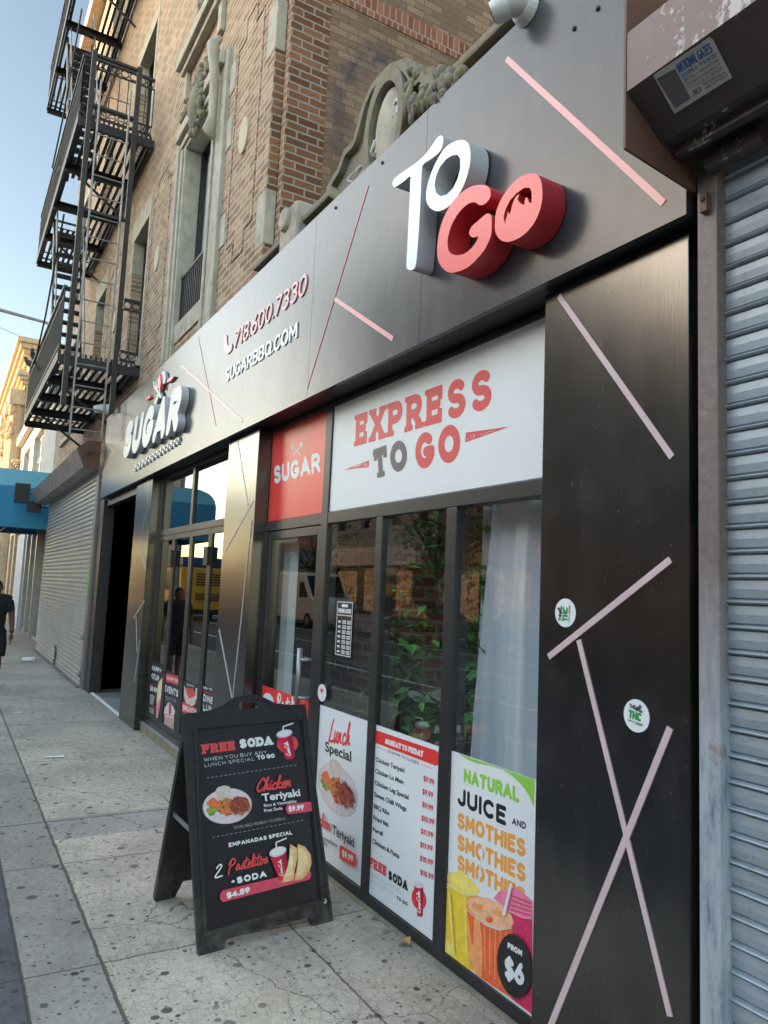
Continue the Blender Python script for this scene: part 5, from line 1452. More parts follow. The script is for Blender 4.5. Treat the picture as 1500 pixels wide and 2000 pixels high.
# ------------------------------------------------------------------ left folding doors
fd = thing('folding_door_front', 'black framed folding glass doors with two panes above, left of the middle pier', 'folding doors', (-7.4, YFR, 0))
LX0, LX1 = -8.62, xm0-.061
mb = MB()
mb.box(LX0-.1, LX0, YFR-.0, YFR+.24, .0, 2.866)
mb.box(LX0, LX1, YFR, YFR+.08, 2.178, 2.245); mb.box(LX0, LX1, YFR, YFR+.08, 2.83, 2.866)
mb.box(-7.42, -7.34, YFR-.002, YFR+.081, 2.245, 2.83); mb.box(LX0, LX1, YFR-.01, YFR+.1, .10, .15)
mb.build('door_frame', M['frame'], fd, bevel=.004)
mb = MB(); mb.box(LX0-.1, LX1, YFR-.035, YFR+.2, 0, .085); mb.build('concrete_curb', M['limestone_old'], fd, bevel=.01)
mb = MB(); mb.box(LX0-.1, LX1, YFR-.04, YFR+.2, .086, .099); mb.build('metal_sill', M['steel'], fd)
for a, b in ((LX0,-7.42), (-7.34,LX1)):
    mb = MB(); mb.quad((a,YG,2.245),(b,YG,2.245),(b,YG,2.83),(a,YG,2.83)); mb.build('transom_pane', M['glass_dark'], fd)
leafs = [(LX0, -8.0), (-7.995, -7.34), (-7.335, -6.72), (-6.715, LX1)]
for i, (a, b) in enumerate(leafs):
    f = MB(); t = .05
    for r_ in ((a,a+t,.152,2.176), (b-t,b,.152,2.176)): f.box(r_[0], r_[1], YFR+.004, YFR+.06, r_[2], r_[3])
    f.box(a+t, b-t, YFR+.004, YFR+.06, 2.12, 2.176); f.box(a+t, b-t, YFR+.004, YFR+.06, .152, .215)
    o = f.build('door_leaf', M['frame'], fd, bevel=.003)
    mb = MB(); mb.quad((a+t,YG,.2),(b-t,YG,.2),(b-t,YG,2.13),(a+t,YG,2.13)); mb.build('door_glass', M['glass_dark'], o)
    if i in (0, 2):
        mb = MB(); mb.box(b-.06, b+.06, YFR-.03, YFR+.008, 1.83, 2.0); mb.build('door_hinge', M['frame_edge'], o)
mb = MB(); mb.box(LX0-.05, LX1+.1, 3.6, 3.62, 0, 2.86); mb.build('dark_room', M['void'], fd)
def dposter(label, x0, x1, z1, fn):
    t = thing('window_poster', label, 'poster', ((x0+x1)/2, YP_, .22), 'printed posters on the folding doors')
    mb = MB(); mb.box(x0, x1, YP_-.0015, YP_, .22, z1); mb.build('poster_sheet', M['ink'], t)
    s = Sheet((0, YP_-.0015, 0), (0,-1,0), .0006); fn(s); s.done(t)
K8 = lambda x, y: (260+x*.13333, 1280+y*.13333)
def happy(s):
    s.st('HAPPY', K8(262,210), K8(408,280), K8(270,130), .13, 'white', res=18); s.st('HOUR', K8(255,325), K8(375,385), K8(262,245), .13, 'white', res=18)
    s.st('$8.99', K8(245,510), K8(345,562), K8(250,430), .14, 'white', res=18)
    for k in range(5): s.line(K8(245,575+28*k), K8(318-6*k,608+28*k), 2.2, 'light_ink')
    s.line(K8(250,405), K8(318,435), .9, 'red'); s.line(K8(228,720), K8(325,770), .9, 'red'); s.line(K8(220,880), K8(325,955), .9, 'red')
    for k in range(3): s.line(K8(235,760+28*k), K8(305,800+28*k), 1.6, 'light_ink')
    s.poly([K8(*q) for q in [(430,320),(425,430),(410,600),(395,700),(350,960),(340,900),(345,700),(355,500),(375,400)]], 'pastry3')
    s.poly([K8(*q) for q in [(345,700),(405,650),(385,800),(350,960)]], 'juice_p2'); s.poly([K8(*q) for q in [(380,560),(415,500),(405,600)]], 'white')
dposter('black HAPPY HOUR poster with a tall cocktail, first from the narrow pier', leafs[0][0]+.055, leafs[0][1]-.055, .79, happy)
def events(s):
    s.poly([K8(*q) for q in [(480,262),(660,312),(660,440),(480,382)]], 'red2'); s.st('10% OFF FOR', K8(490,350), K8(655,402), K8(492,305), .13, 'white', res=14)
    s.st('EVENTS', K8(458,525), K8(658,615), K8(462,425), .13, 'white', res=18); s.st('MON-THUR', K8(470,640), K8(632,700), K8(470,585), .06, 'light_ink', res=16)
    s.poly([K8(*q) for q in [(465,860),(600,890),(585,1140),(455,1085)]], 'rice')
    for k in range(7): s.line(K8(475+17*k,900+4*k), K8(470+17*k,1085+7*k), 1.0, 'meat4')
    for x, y in ((500,790),(560,780),(530,740),(575,830),(490,840)): s.ell(*K8(x,y), 5.2, 7, 0, 'plate')
    s.poly([K8(*q) for q in [(530,680),(565,720),(560,860),(525,850)]], 'meat4'); s.line(K8(465,860), K8(605,890), 3, 'juice_p2')
dposter('black EVENTS poster with a milkshake, second from the narrow pier', leafs[1][0]+.055, leafs[1][1]-.055, .745, events)
def brunch(s):
    s.st('SUGAR', K8(788,440), K8(890,470), K8(790,410), .12, 'white', res=14)
    s.poly([K8(*q) for q in [(750,440),(770,480),(790,570),(900,600),(915,480),(940,480),(935,620),(905,720),(860,745),(775,700),(745,600)]], 'rice')
    for k in range(14): s.ell(*K8(800+(k*37)%90, 500+(k*23)%100), 3.6, 4, 0, 'red2')
    s.poly([K8(*q) for q in [(722,690),(740,680),(925,775),(930,840),(915,850),(715,830)]], 'red2'); s.st('BRUNCH', K8(730,800), K8(925,872), K8(735,725), .13, 'white', res=18)
    s.poly([K8(*q) for q in [(745,845),(900,890),(880,1100),(745,1080)]], 'rice')
dposter('black BRUNCH poster with food, third from the narrow pier', leafs[2][0]+.055, leafs[2][1]-.055, .725, brunch)
def dine(s):
    s.st('MON - FRI', K8(1028,490), K8(1158,525), K8(1028,450), .13, 'white', res=16); s.line(K8(1025,525), K8(1170,578), 1.2, 'red')
    s.st('DINE', K8(1028,668), K8(1168,722), K8(1032,565), .12, 'white', res=18); s.st('LUN', K8(1028,808), K8(1165,850), K8(1030,705), .12, 'white', res=18)
dposter('black DINE poster beside the middle pier, fourth from the narrow pier', leafs[3][0]+.055, leafs[3][1]-.055, .765, dine)

# ------------------------------------------------------------------ dark entrance passage
en = thing('entrance_passage', 'dark open doorway with black jambs left of the narrow pier', 'doorway', (-10.8, 2.0, 0))
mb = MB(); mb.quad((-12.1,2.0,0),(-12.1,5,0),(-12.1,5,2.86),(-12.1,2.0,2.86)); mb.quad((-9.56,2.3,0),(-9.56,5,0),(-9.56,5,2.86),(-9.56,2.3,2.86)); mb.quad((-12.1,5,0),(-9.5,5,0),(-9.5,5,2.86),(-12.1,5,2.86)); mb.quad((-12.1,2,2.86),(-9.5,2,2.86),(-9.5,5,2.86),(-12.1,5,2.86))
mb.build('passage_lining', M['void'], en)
mb = MB(); mb.box(-12.12, -11.72, 1.96, 2.12, 0, 2.866); mb.box(-11.72, -9.56, 2.0, 2.12, 2.76, 2.866); mb.build('door_jamb', M['frame'], en, bevel=.004)

# ------------------------------------------------------------------ roller shutters
def slats(mb, x0, x1, y, z0, z1, p, amp=.011):
    prof = [(0,.004),(.04,-amp*.9),(.09,-amp*1.25),(.14,-amp*.95),(.175,.002),(.21,.007),(.27,-.001),(.6,-amp*.42),(.93,-amp*.2)]
    pts = []; z = z0
    while z < z1:
        for t, d in prof: pts.append((z+t*p, y+d))
        z += p
    n = max(1, int((x1-x0)/1.5))
    for i in range(n):
        a = x0+(x1-x0)*i/n; b = x0+(x1-x0)*(i+1)/n
        for (za, ya), (zb, yb) in zip(pts[:-1], pts[1:]): mb.quad((a,ya,za),(b,ya,za),(b,yb,zb),(a,yb,zb))
rs = thing('roller_shutter', 'blue-grey roller shutter with brown peeling hood at the right edge', 'shutter', (-1.2, 1.9, 0))
mb = MB(); slats(mb, -1.35, 2.0, 1.945, .02, 3.0, .0713); mb.build('shutter_slats', M['slat_right'], rs)
mb = MB(); mb.box(-1.415, -1.347, 1.90, 2.02, 0, 2.98); mb.build('guide_post', M['post'], rs, bevel=.004)
mb = MB(); mb.box(-1.392, -1.366, 1.878, 1.90, 2.84, 2.90); mb.ell((-1.379,1.875,2.88), (.009,.008,.009), 8, 6); mb.build('post_bracket', M['rust'], rs, bevel=.004)
hp = [(1.588,3.322),(1.588,3.137),(1.74,3.029),(1.90,3.033),(1.90,3.46),(1.72,3.46)]
mats = ['hood_front','hood_dark','hood_dark','hood_dark','hood_dark','hood_front']
mb = MB(); mb.quad((-1.418,*hp[0]),(2,*hp[0]),(2,*hp[1]),(-1.418,*hp[1])); mb.quad((-1.418,*hp[5]),(2,*hp[5]),(2,*hp[0]),(-1.418,*hp[0])); mb.quad((-1.418,*hp[4]),(2,*hp[4]),(2,*hp[5]),(-1.418,*hp[5]))
mb.build('hood_cover', M['hood_front'], rs)
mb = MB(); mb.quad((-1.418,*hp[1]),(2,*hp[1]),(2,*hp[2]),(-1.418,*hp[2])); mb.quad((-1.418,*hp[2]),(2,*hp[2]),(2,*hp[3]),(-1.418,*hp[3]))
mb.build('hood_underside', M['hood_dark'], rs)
mb = MB(); mb.prism([(1.586,2.962),(1.86,2.93),(1.90,2.93),(1.90,3.6),(1.586,3.6)], lambda y,z: (-1.428,y,z), lambda y,z: (-1.4195,y,z)); mb.build('hood_end_plate', M['rust'], rs)
mb = MB(); mb.bar((-1.405,1.80,3.015),(2,1.80,3.015), .03, .03); mb.tube([(-1.36,1.885,2.985),(-1.18,1.885,2.985)], .032, 12); mb.build('bottom_bar', M['hood_dark'], rs)
mb = MB(); mb.box(-2, 3, 2.0, 2.3, 3.0, 9); mb.build('wall_above', M['brick_front'], rs)
lab = thing('contractor_label', 'grey metal label reading NATIONAL GATES with phone numbers on the brown hood', 'label', (-1.3, 1.65, 3.1))
s = Sheet((0,1.588,3.137), (0,-.108,-.152), .003)
M['label_metal'] = plain('label_metal', (.42,.42,.40), .4, .3, .12, 25)
M['label_dark'] = plain('label_dark_plate', (.10,.10,.105), .35, .4, .2)
s.poly([(1276.3,145.7),(1386,71),(1393,75),(1431,150),(1318,221.5)], 'label_metal')
s.poly([(1283,153),(1319,133),(1350,191),(1319.7,211)], 'label_dark'); s.poly([(1288.5,159.6),(1319.7,140),(1350,191),(1319.7,211)], 'grey_ink')
L5 = lambda x, y: (1220+x*.17333, 40+y*.17333)
s.st('NATIONAL GATES', L5(622,592), L5(1006,345), L5(577,492), .07, 'blue_ink', res=34)
for t_, a, b, c, m_, r_ in (('SALE & SERVICE ALL TYPE ROLLING DOOR',(655,642),(1042,398),(640,600),'blue_ink',.05),('INSTALLATION & REPAIR',(690,688),(1066,450),(676,655),'ink',.055),
    ('24 HRS EMERGENCY',(716,732),(1090,500),(704,704),'ink',.06),('7 DAYS A WEEK',(742,772),(1112,545),(730,742),'ink',.06),('TELS:',(782,845),(882,788),(762,790),'ink',.08),
    ('347-882-5014',(896,727),(1146,592),(884,698),'ink',.07),('646-851-5522',(921,770),(1168,620),(909,741),'ink',.07)):
    s.st(t_, L5(*a), L5(*b), L5(*c), r_, m_, res=16)
s.done(lab, 'label_print')
gap = thing('timber_batten', 'narrow weathered wooden batten with green paint in the gap beside the shutter post', 'batten', (-1.46, 2.0, 0))
mb = MB(); mb.box(-1.478, -1.452, 2.0, 2.04, .01, 2.52); mb.build('batten', M['wood'], gap)
mb = MB(); mb.box(-1.479, -1.468, 1.998, 2.03, 1.35, 1.72); mb.box(-1.479,-1.464,1.998,2.03,1.9,2.2); mb.build('paint_patch', M['green2'], gap)
mb = MB(); mb.box(-1.486, -1.36, 2.046, 2.08, 0, 3.1); mb.build('gap_backing', M['void'], gap)

ls = thing('roller_shutter', 'pale grey roller shutter with graffiti and torn corner left of the dark doorway', 'shutter', (-15.5, 1.95, 0))
mb = MB(); slats(mb, -18.85, -12.34, 1.95, .03, 3.42, .078, .013); mb.build('shutter_slats', M['slat_left'], ls)
mb = MB(); mb.box(-12.335, -12.125, 1.92, 2.15, 0, 3.4); mb.build('guide_post', M['jamb_left'], ls, bevel=.006)
mb = MB(); mb.box(-12.337, -12.20, 1.912, 1.919, 1.42, 1.86); mb.build('green_paint_patch', M['green2'], ls)
hq = [(1.578,3.678),(1.698,3.40),(1.93,3.385),(1.93,3.82),(1.74,3.82)]
mb = MB()
nseg = 34
for i in range(nseg):
    a = -12.26-(7.1/nseg)*i; b = -12.26-(7.1/nseg)*(i+1)+.012
    for k in range(5):
        p, q = hq[k], hq[(k+1)%5]
        if k == 2: continue
        mb.quad((a,*p),(b,*p),(b,*q),(a,*q))
mb.quad(*[( -19.36,*p) for p in hq[:4]]); mb.build('hood_cover', M['hood_left'], ls)
mb = MB(); mb.prism(hq, lambda y,z: (-12.258,y,z), lambda y,z: (-12.24,y,z)); mb.build('hood_end_cap', M['rust'], ls)
mb = MB()
for k in range(6):
    t = math.pi*k/6; mb.bar((-12.235,1.77-.1*math.cos(t),3.62-.1*math.sin(t)),(-12.235,1.77+.1*math.cos(t),3.62+.1*math.sin(t)), .012, .02)
mb.build('star_emboss', M['rust'], ls)
mb = MB(); zz = [.02,.07,.12,.17,.22,.28,.33,.38]; rnd = random.Random(6)
for a, b in zip(zz[:-1], zz[1:]): 
    w = rnd.uniform(.06,.16); o_ = rnd.uniform(-.08,.08)
    mb.quad((-15.5+o_-w,1.928,a),(-15.5+o_+w,1.928,a),(-15.5+o_+w*.8,1.928,b),(-15.5+o_-w*.8,1.928,b))
mb.build('torn_slats', M['void'], ls)
mb = MB(); mb.box(-18.85, -12.34, 1.88, 1.97, .0, .03); mb.build('bottom_rail', M['jamb_left'], ls)
for z in (.78, .22):
    mb = MB(); mb.ell((-12.32,1.90,z), (.03,.03,.055), 8, 6); mb.build('padlock', M['steel'], ls)
for nm, q, lb in (('a', [(31,945),(57,945),(57,980),(31,980)], 'small black projecting sign box in front of the blue awning'), ('b', [(55,982),(80,980),(80,999),(55,999)], 'small dark box below the far end of the grey shutter hood')):
    P0 = [PX(x, y, -19.45) for x, y in q]
    t = thing('sign_box', lb, 'sign box', (-19.6, 1.6, 3.5))
    mb = MB(); y0, y1, z0, z1 = min(p[1] for p in P0), max(p[1] for p in P0), min(p[2] for p in P0), max(p[2] for p in P0)
    mb.box(-19.75, -19.45, y0, y1, z0, z1); mb.build('box_body', M['frame'], t, bevel=.01)
    mb = MB(); mb.box(-19.449, -19.44, y0+.02, y1-.02, z0+.02, z1-.02); mb.build('box_face', M['frame_edge'], t)
    mb = MB(); mb.bar((-19.6,(y0+y1)/2,(z0+z1)/2),(-19.6,1.99,(z0+z1)/2), .03); mb.build('box_bracket', M['iron'], t)

# ------------------------------------------------------------------ security cameras
def cctv(px, py, Y, sc, label, out):
    c = PY(px, py, Y); c = Vector((c[0], Y, c[2]))
    t = thing('security_camera', label, 'camera', tuple(c), 'security cameras on the sign band')
    o = Vector(out).normalized()
    def cone(a, b, r0, r1, n=18):
        m_ = MB(); m_.tube([c+o*a*sc, c+o*b*sc], [r0*sc, r1*sc], n); return m_
    side = Vector((0,-1,0))
    m_ = MB(); m_.tube([c+side*.0*sc, c+side*.035*sc, c+side*.04*sc], [.075*sc,.062*sc,.055*sc], 20); m_.build('mount_base', M['cctv'], t)
    hc = c+side*.075*sc
    m_ = MB(); m_.ell(hc, (.058*sc,.058*sc,.058*sc), 20, 14); m_.build('camera_ball', M['cctv'], t, smooth=True)
    m_ = MB(); m_.tube([hc, hc+o*.05*sc, hc+o*.085*sc, hc+o*.098*sc], [.05*sc,.054*sc,.048*sc,.044*sc], 20); m_.build('camera_barrel', M['cctv'], t, smooth=True)
    m_ = MB(); m_.tube([hc+o*.0985*sc, hc+o*.102*sc], [.038*sc,.034*sc], 16); m_.build('lens', M['dark_lens'], t)
cctv(1030, 18, YF-.002, .98, 'white dome security camera on the top edge of the sign band', (-.75,-.55,-.28))
cctv(212, 800, YF-.002, 1.2, 'small pale security camera at the far end of the sign band', (-.3,-.9,-.2))

# ------------------------------------------------------------------ sandwich board
BL, BR = PZ(391,1866), PZ(647,1799)
TLc = PX(362, 1397, -3.76)
nrm = np.cross(BR-BL, TLc-BL)
sb = thing('sandwich_board', 'black A-frame sandwich board advertising FREE SODA and lunch specials', 'sandwich board', (-3.7, 1.45, 0))
S = Sheet(BL, nrm, .0)
U = (BR-BL)/np.linalg.norm(BR-BL); Nn = S.n; V = np.cross(Nn, U); V = V if V[2] > 0 else -V
def uv(q): p = S.P(q)-BL; return (float(np.dot(p, U)), float(np.dot(p, V)))
sil = [(391,1867),(410,1862),(431.6,1857),(436,1842),(441,1831),(605,1787),(613,1807),(621,1807),(647,1799),(644,1768),(594,1379),(566,1379.5),(538,1377),(524,1370),(507,1362),(492,1360),(479,1361),(457,1366),(442,1375),(431.6,1382),(412,1390),(385,1394.5),(360,1397)]
su = [uv(q) for q in sil]
slot = [uv(q) for q in [(467,1371),(480,1368.5),(503,1369),(505,1379),(501.6,1382.6),(485,1383.5),(467,1385)]]
inner = [uv(q) for q in [(384.6,1425.4),(588.4,1406),(626,1754.5),(405,1819)]]
X, Yg = grid(min(p[0] for p in su)-.03, max(p[0] for p in su)+.03, min(p[1] for p in su)-.03, max(p[1] for p in su)+.03, .008)
Do = d_poly(X, Yg, su); Dh = np.maximum(Do, -d_poly(X, Yg, slot)); Di = d_poly(X, Yg, inner)
fb = lambda u, v, d: BL+U*u+V*v-Nn*d
mb = MB(); emit(mb, np.maximum(Dh, -Di), X, Yg, fb, 0, .035); mb.build('front_panel', M['board_plastic'], sb)
mb = MB(); emit(mb, np.maximum(np.maximum(Di-.022, -(Di-.004)), Do), X, Yg, fb, -.007, .012); mb.build('poster_frame', M['board_plastic'], sb)
mb = MB(); emit(mb, Di-.003, X, Yg, fb, .010); mb.build('poster_sheet', M['board_print'], sb)
mb = MB(); emit(mb, np.maximum(np.abs(Do)-.008, -X*0-1), X, Yg, fb, -.004, .02); mb.build('edge_rib', M['board_plastic'], sb)
# back panel and side stays
BBL = PZ(301, 1762); BBR = BBL+(BR-BL); TB = BL+V*1.0-Nn*.04
Vb = (TB-BBL); Vb /= np.linalg.norm(Vb); Nb = np.cross(U, Vb)
fbk = lambda u, v, d: BBL+U*u+Vb*v-Nb*d
X2, Y2 = grid(-.03, .72, -.03, 1.08, .01); Lb = float(np.linalg.norm(TB-BBL))
bp = [(0,0),(.11,0),(.14,.09),(.53,.09),(.56,0),(.67,0),(.67,Lb),(0,Lb)]
mb = MB(); Db = d_poly(X2, Y2, bp); emit(mb, Db, X2, Y2, fbk, 0, .03); emit(mb, Db, X2, Y2, fbk, .03)
mb.build('back_panel', M['board_plastic'], sb)
mb = MB(); p = BL+V*.5-Nn*.03; q = BBL+Vb*.5; mb.bar(p+U*.02, q+U*.02, .006, .022); mb.build('metal_stay', M['steel'], sb); mb = MB(); mb.bar(p+U*.64, q+U*.64, .006, .022); mb.build('metal_stay', M['steel'], sb)
s = Sheet(BL-Nn*.010, Nn, .0006)
A = lambda x, y: (380+x*.16, 1380+y*.16)
B = lambda x, y: (390+x*.17333, 1600+y*.17333)
s.st('FREE', A(100,582), A(500,530), A(84,465), .15, 'red2', slab=True, gap=.3, res=24)
s.st('SODA', A(552,515), A(956,465), A(540,400), .16, 'white', slab=True, gap=.3, res=24)
s.st('WHEN YOU BUY ANY', A(120,672), A(885,576), A(110,628), .055, 'white', gap=.36, res=20)
s.st('LUNCH SPECIAL', A(124,740), A(730,655), A(117,700), .055, 'white', gap=.36, res=20)
s.st('TO GO', A(765,652), A(982,625), A(755,597), .15, 'white', res=20)
s.line(A(150,872), A(1270,708), .8, 'light_ink', dash=21)
cup(s, [A(1008,380), A(1190,335), A(1225,600), A(1190,640), A(1115,643)], (*A(1095,330), 16, 7.4, -13), [A(1080,298), A(1080,245), A(1205,203)], (A(1180,600), A(1140,425), A(1118,605)), red=(*A(1135,455), 21, 17.5, 0))
def T(u, v):
    return A(398+300*u-20*v, 1215-35*u-215*v)
dinner(s, T, 21, 120)
s.st('Chicken', A(728,1062), A(1172,985), A(745,880), .07, 'red2', font=SG, gap=-.02, res=28)
s.ft('Teriyaki', A(815,1160), A(1280,1090), A(802,1072), 'white', .03)
s.ft('Rice & Vegetables', A(834,1230), A(1230,1172), A(830,1194), 'white', .018)
s.ft('Free Soda', A(836,1292), A(1060,1258), A(832,1256), 'white', .018)
s.poly([A(*q) for q in [(1130,1195),(1410,1161),(1418,1278),(1140,1318),(1112,1305),(1095,1260),(1105,1215)]], 'bar_pink')
s.st('$9.99', A(1132,1290), A(1322,1262), A(1126,1222), .15, 'white', res=20)
s.st('AVAILABLE MONDAY TO FRIDAY', A(470,1497), A(1096,1385), A(467,1462), .055, 'light_ink', gap=.3, res=18)
s.line(A(205,1600), A(1335,1385), .8, 'light_ink', dash=21)
s.st('EMPANADAS SPECIAL', B(316,318), B(1030,172), B(310,270), .14, 'white', gap=.4, res=20)
s.st('2', B(148,668), B(245,655), B(165,510), .06, 'white', font=SG, res=28)
s.st('Pastelitos', B(300,612), B(760,500), B(302,455), .06, 'red2', font=SG, gap=-.02, res=30)
s.st('+', B(345,732), B(385,722), B(340,680), .2, 'white', res=16)
s.st('SODA', B(406,730), B(742,650), B(398,655), .15, 'white', gap=.4, res=22)
bar_ = [B(250,800), B(1200,575), B(1235,590), B(1243,630), B(1222,680), B(250,935), B(222,910), B(213,865), B(225,825)]
s.poly(bar_, 'bar_pink')
cup(s, [B(785,440), B(960,375), B(985,560), B(945,660), B(885,690)], (*B(866,368), 17.4, 9.2, -20), [B(850,318), B(845,265), B(965,215)], (B(930,640), B(905,455), B(886,645)))
e1 = [(1005,285),(1080,325),(1085,440),(1060,560),(1040,690),(920,715),(930,650),(975,540),(1000,400)]
e2 = [(1090,280),(1170,310),(1235,400),(1245,500),(1210,610),(1130,680),(1055,692),(1070,600),(1090,480),(1085,340)]
for e in (e1, e2):
    s.poly([B(*q) for q in e], 'pastry'); cx = sum(q[0] for q in e)/len(e); cy = sum(q[1] for q in e)/len(e)
    s.poly([B(cx+(q[0]-cx)*.6-8, cy+(q[1]-cy)*.75-10) for q in e], 'pastry3')
    for q in e[3:7]: s.ell(*B(q[0]-10, q[1]-8), 2.4, 1.6, 0, 'pastry2')
s.ell(*B(1013,295), 2.4, 2.2, 0, 'pastry2'); s.ell(*B(1100,292), 2.6, 2.2, 0, 'pastry2')
s.st('$4.59', B(287,900), B(556,828), B(282,830), .17, 'white', gap=.3, res=22)
s.done(sb, 'poster_print')
s = Sheet(BL, Nn, .0012); s.ell(634.5,1760,3.4,4.4,-10,'white'); s.ell(634.5,1760,2.0,2.6,-10,'sticker_blue' if 'sticker_blue' in M else 'blue_ink'); s.done(sb, 'round_tag')

# ------------------------------------------------------------------ litter
t = thing('paper_cup', 'white crushed paper cup lying on the pavement near the grey shutter', 'litter', (-16.3,1.55,0))
mb = MB(); mb.tube([(-16.3,1.45,.045),(-16.25,1.66,.05)], [.04,.05], 12); mb.build('cup_body', M['litter'], t, smooth=True)
mb = MB(); mb.tube([(-16.25,1.655,.05),(-16.248,1.665,.05)], [.054,.054], 12); mb.build('cup_rim', M['litter'], t)
for (px, py, w, lb) in ((32,1393,.05,'tiny white paper scrap on the pavement, the farther of two scraps'), (105,1480,.09,'thin white paper strip on the pavement, the nearer of two scraps')):
    p = PZ(px, py); mb = MB(); mb.add([(p[0]-w*.3,p[1]-w,.008),(p[0]+w*.15,p[1]-w*.9,.012),(p[0]+w*.3,p[1]+w,.009),(p[0]-w*.1,p[1]+w*.9,.016)], [(0,1,2),(0,2,3)])
    o = mb.build('paper_scrap', M['litter'], label=lb, cat='litter', group='paper scraps')
p = PZ(790,1845); mb = MB(); mb.add([(p[0]-.03,p[1]-.02,.012),(p[0],p[1]-.03,.03),(p[0]+.035,p[1]+.01,.012),(p[0]+.005,p[1]+.03,.035),(p[0],p[1],.022)], [(0,1,4),(1,2,4),(2,3,4),(3,0,4)])
mb.build('dry_leaf', M['dead_leaf'], label='small dry brown leaf beside the shop window curb', cat='leaf')

# ------------------------------------------------------------------ the man
def remesh(o, vox, smooth=3):
    m_ = o.modifiers.new('skin', 'REMESH'); m_.mode = 'VOXEL'; m_.voxel_size = vox; m_.use_smooth_shade = True
    k = o.modifiers.new('soften', 'SMOOTH'); k.iterations = smooth; k.factor = .5
man = thing('person', 'man in black t-shirt and black shorts walking at the left edge', 'person', (-12.8, .70, 0), local=True)
b = MB()
b.ell((.012,0,1.475), (.088,.074,.112), 18, 14); b.ell((.04,0,1.425), (.055,.052,.06), 12, 8)          # skull and jaw
b.ell((.098,0,1.468), (.020,.014,.022), 8, 6); b.ell((.086,0,1.492), (.012,.042,.010), 8, 6); b.ell((.088,0,1.432), (.012,.026,.010), 8, 6)   # nose, brow, lips
for sd in (-1, 1):
    b.ell((.0,sd*.078,1.47), (.022,.012,.032), 8, 6)
    b.tube([(0,sd*.05,1.33),(0,sd*.15,1.31),(0,sd*.185,1.28)], [.06,.06,.058], 12)
    b.tube([(0,sd*.19,1.28),(-.01,sd*.225,1.14),(-.01,sd*.24,1.04)], [.055,.048,.040], 12)
    b.tube([(-.01,sd*.24,1.04),(.02,sd*.25,.90),(.045,sd*.25,.79)], [.040,.037,.026], 12)
    b.ell((.055,sd*.25,.735), (.022,.036,.050), 10, 8)
    for k, L in enumerate((.075,.085,.08,.062)):
        x0 = .045+.018*k-.01; b.tube([(x0,sd*(.255),.70),(x0+.008,sd*.25,.70-L*.5),(x0-.002,sd*.232,.70-L)], [.010,.009,.007], 7)
    b.tube([(.075,sd*.24,.755),(.095,sd*.228,.715),(.09,sd*.222,.68)], [.012,.010,.008], 7)
    f = sd*.12
    b.tube([(0,sd*.085,.84),(f*.5,sd*.095,.62),(f*.8,sd*.095,.46)], [.085,.07,.052], 12)
    b.tube([(f*.8,sd*.095,.46),(f*.9-.02,sd*.095,.32),(f-.02,sd*.095,.09)], [.052,.054,.034], 12)
    b.tube([(f-.05,sd*.095,.045),(f+.06,sd*.10,.04),(f+.13,sd*.105,.032)], [.040,.042,.034], 10)
b.tube([(0,0,1.30),(.0,0,1.40),(.01,0,1.44)], [.07,.052,.05], 12)
b.ell((0,0,1.18), (.10,.155,.2), 16, 12); b.ell((0,0,.95), (.095,.14,.16), 16, 12)
o = b.build('body', M['skin'], man); remesh(o, .008)
b = MB(); b.ell((.003,0,1.505), (.088,.077,.09), 18, 12)
for sd in (-1,1): b.ell((-.02,sd*.05,1.47), (.05,.03,.05), 10, 8)
o = b.build('hair', M['hair'], man); remesh(o, .01)
b = MB()
b.ell((0,0,1.17), (.125,.185,.22), 18, 12); b.ell((0,0,1.0), (.118,.165,.24), 18, 12); b.tube([(0,0,.80),(0,0,1.1)], [.155,.15], 16)
for sd in (-1, 1):
    b.tube([(0,sd*.06,1.335),(0,sd*.155,1.315),(0,sd*.19,1.285)], [.06,.068,.066], 12); b.tube([(0,sd*.185,1.285),(-.008,sd*.222,1.12)], [.062,.060], 12)
o = b.build('t_shirt', M['black_cloth'], man); remesh(o, .012)
b = MB(); b.tube([(0,0,.93),(0,0,.78)], [.155,.165], 16)
for sd in (-1, 1): b.tube([(0,sd*.08,.84),(sd*.06,sd*.1,.62),(sd*.09,sd*.1,.45)], [.105,.1,.092], 14)
o = b.build('shorts', M['black_cloth'], man); remesh(o, .012)
b = MB()
for sd in (-1,1):
    f = sd*.12; b.tube([(f-.07,sd*.095,.05),(f+.06,sd*.10,.045),(f+.16,sd*.107,.035)], [.048,.05,.038], 10); b.tube([(f-.03,sd*.095,.05),(f-.03,sd*.095,.12)], [.05,.045], 10)
o = b.build('shoes', M['black_cloth'], man); remesh(o, .01)
b = MB(); b.tube([(.037,.25,.815),(.042,.25,.835)], [.034,.034], 12); b.build('wristband', M['frame'], man)

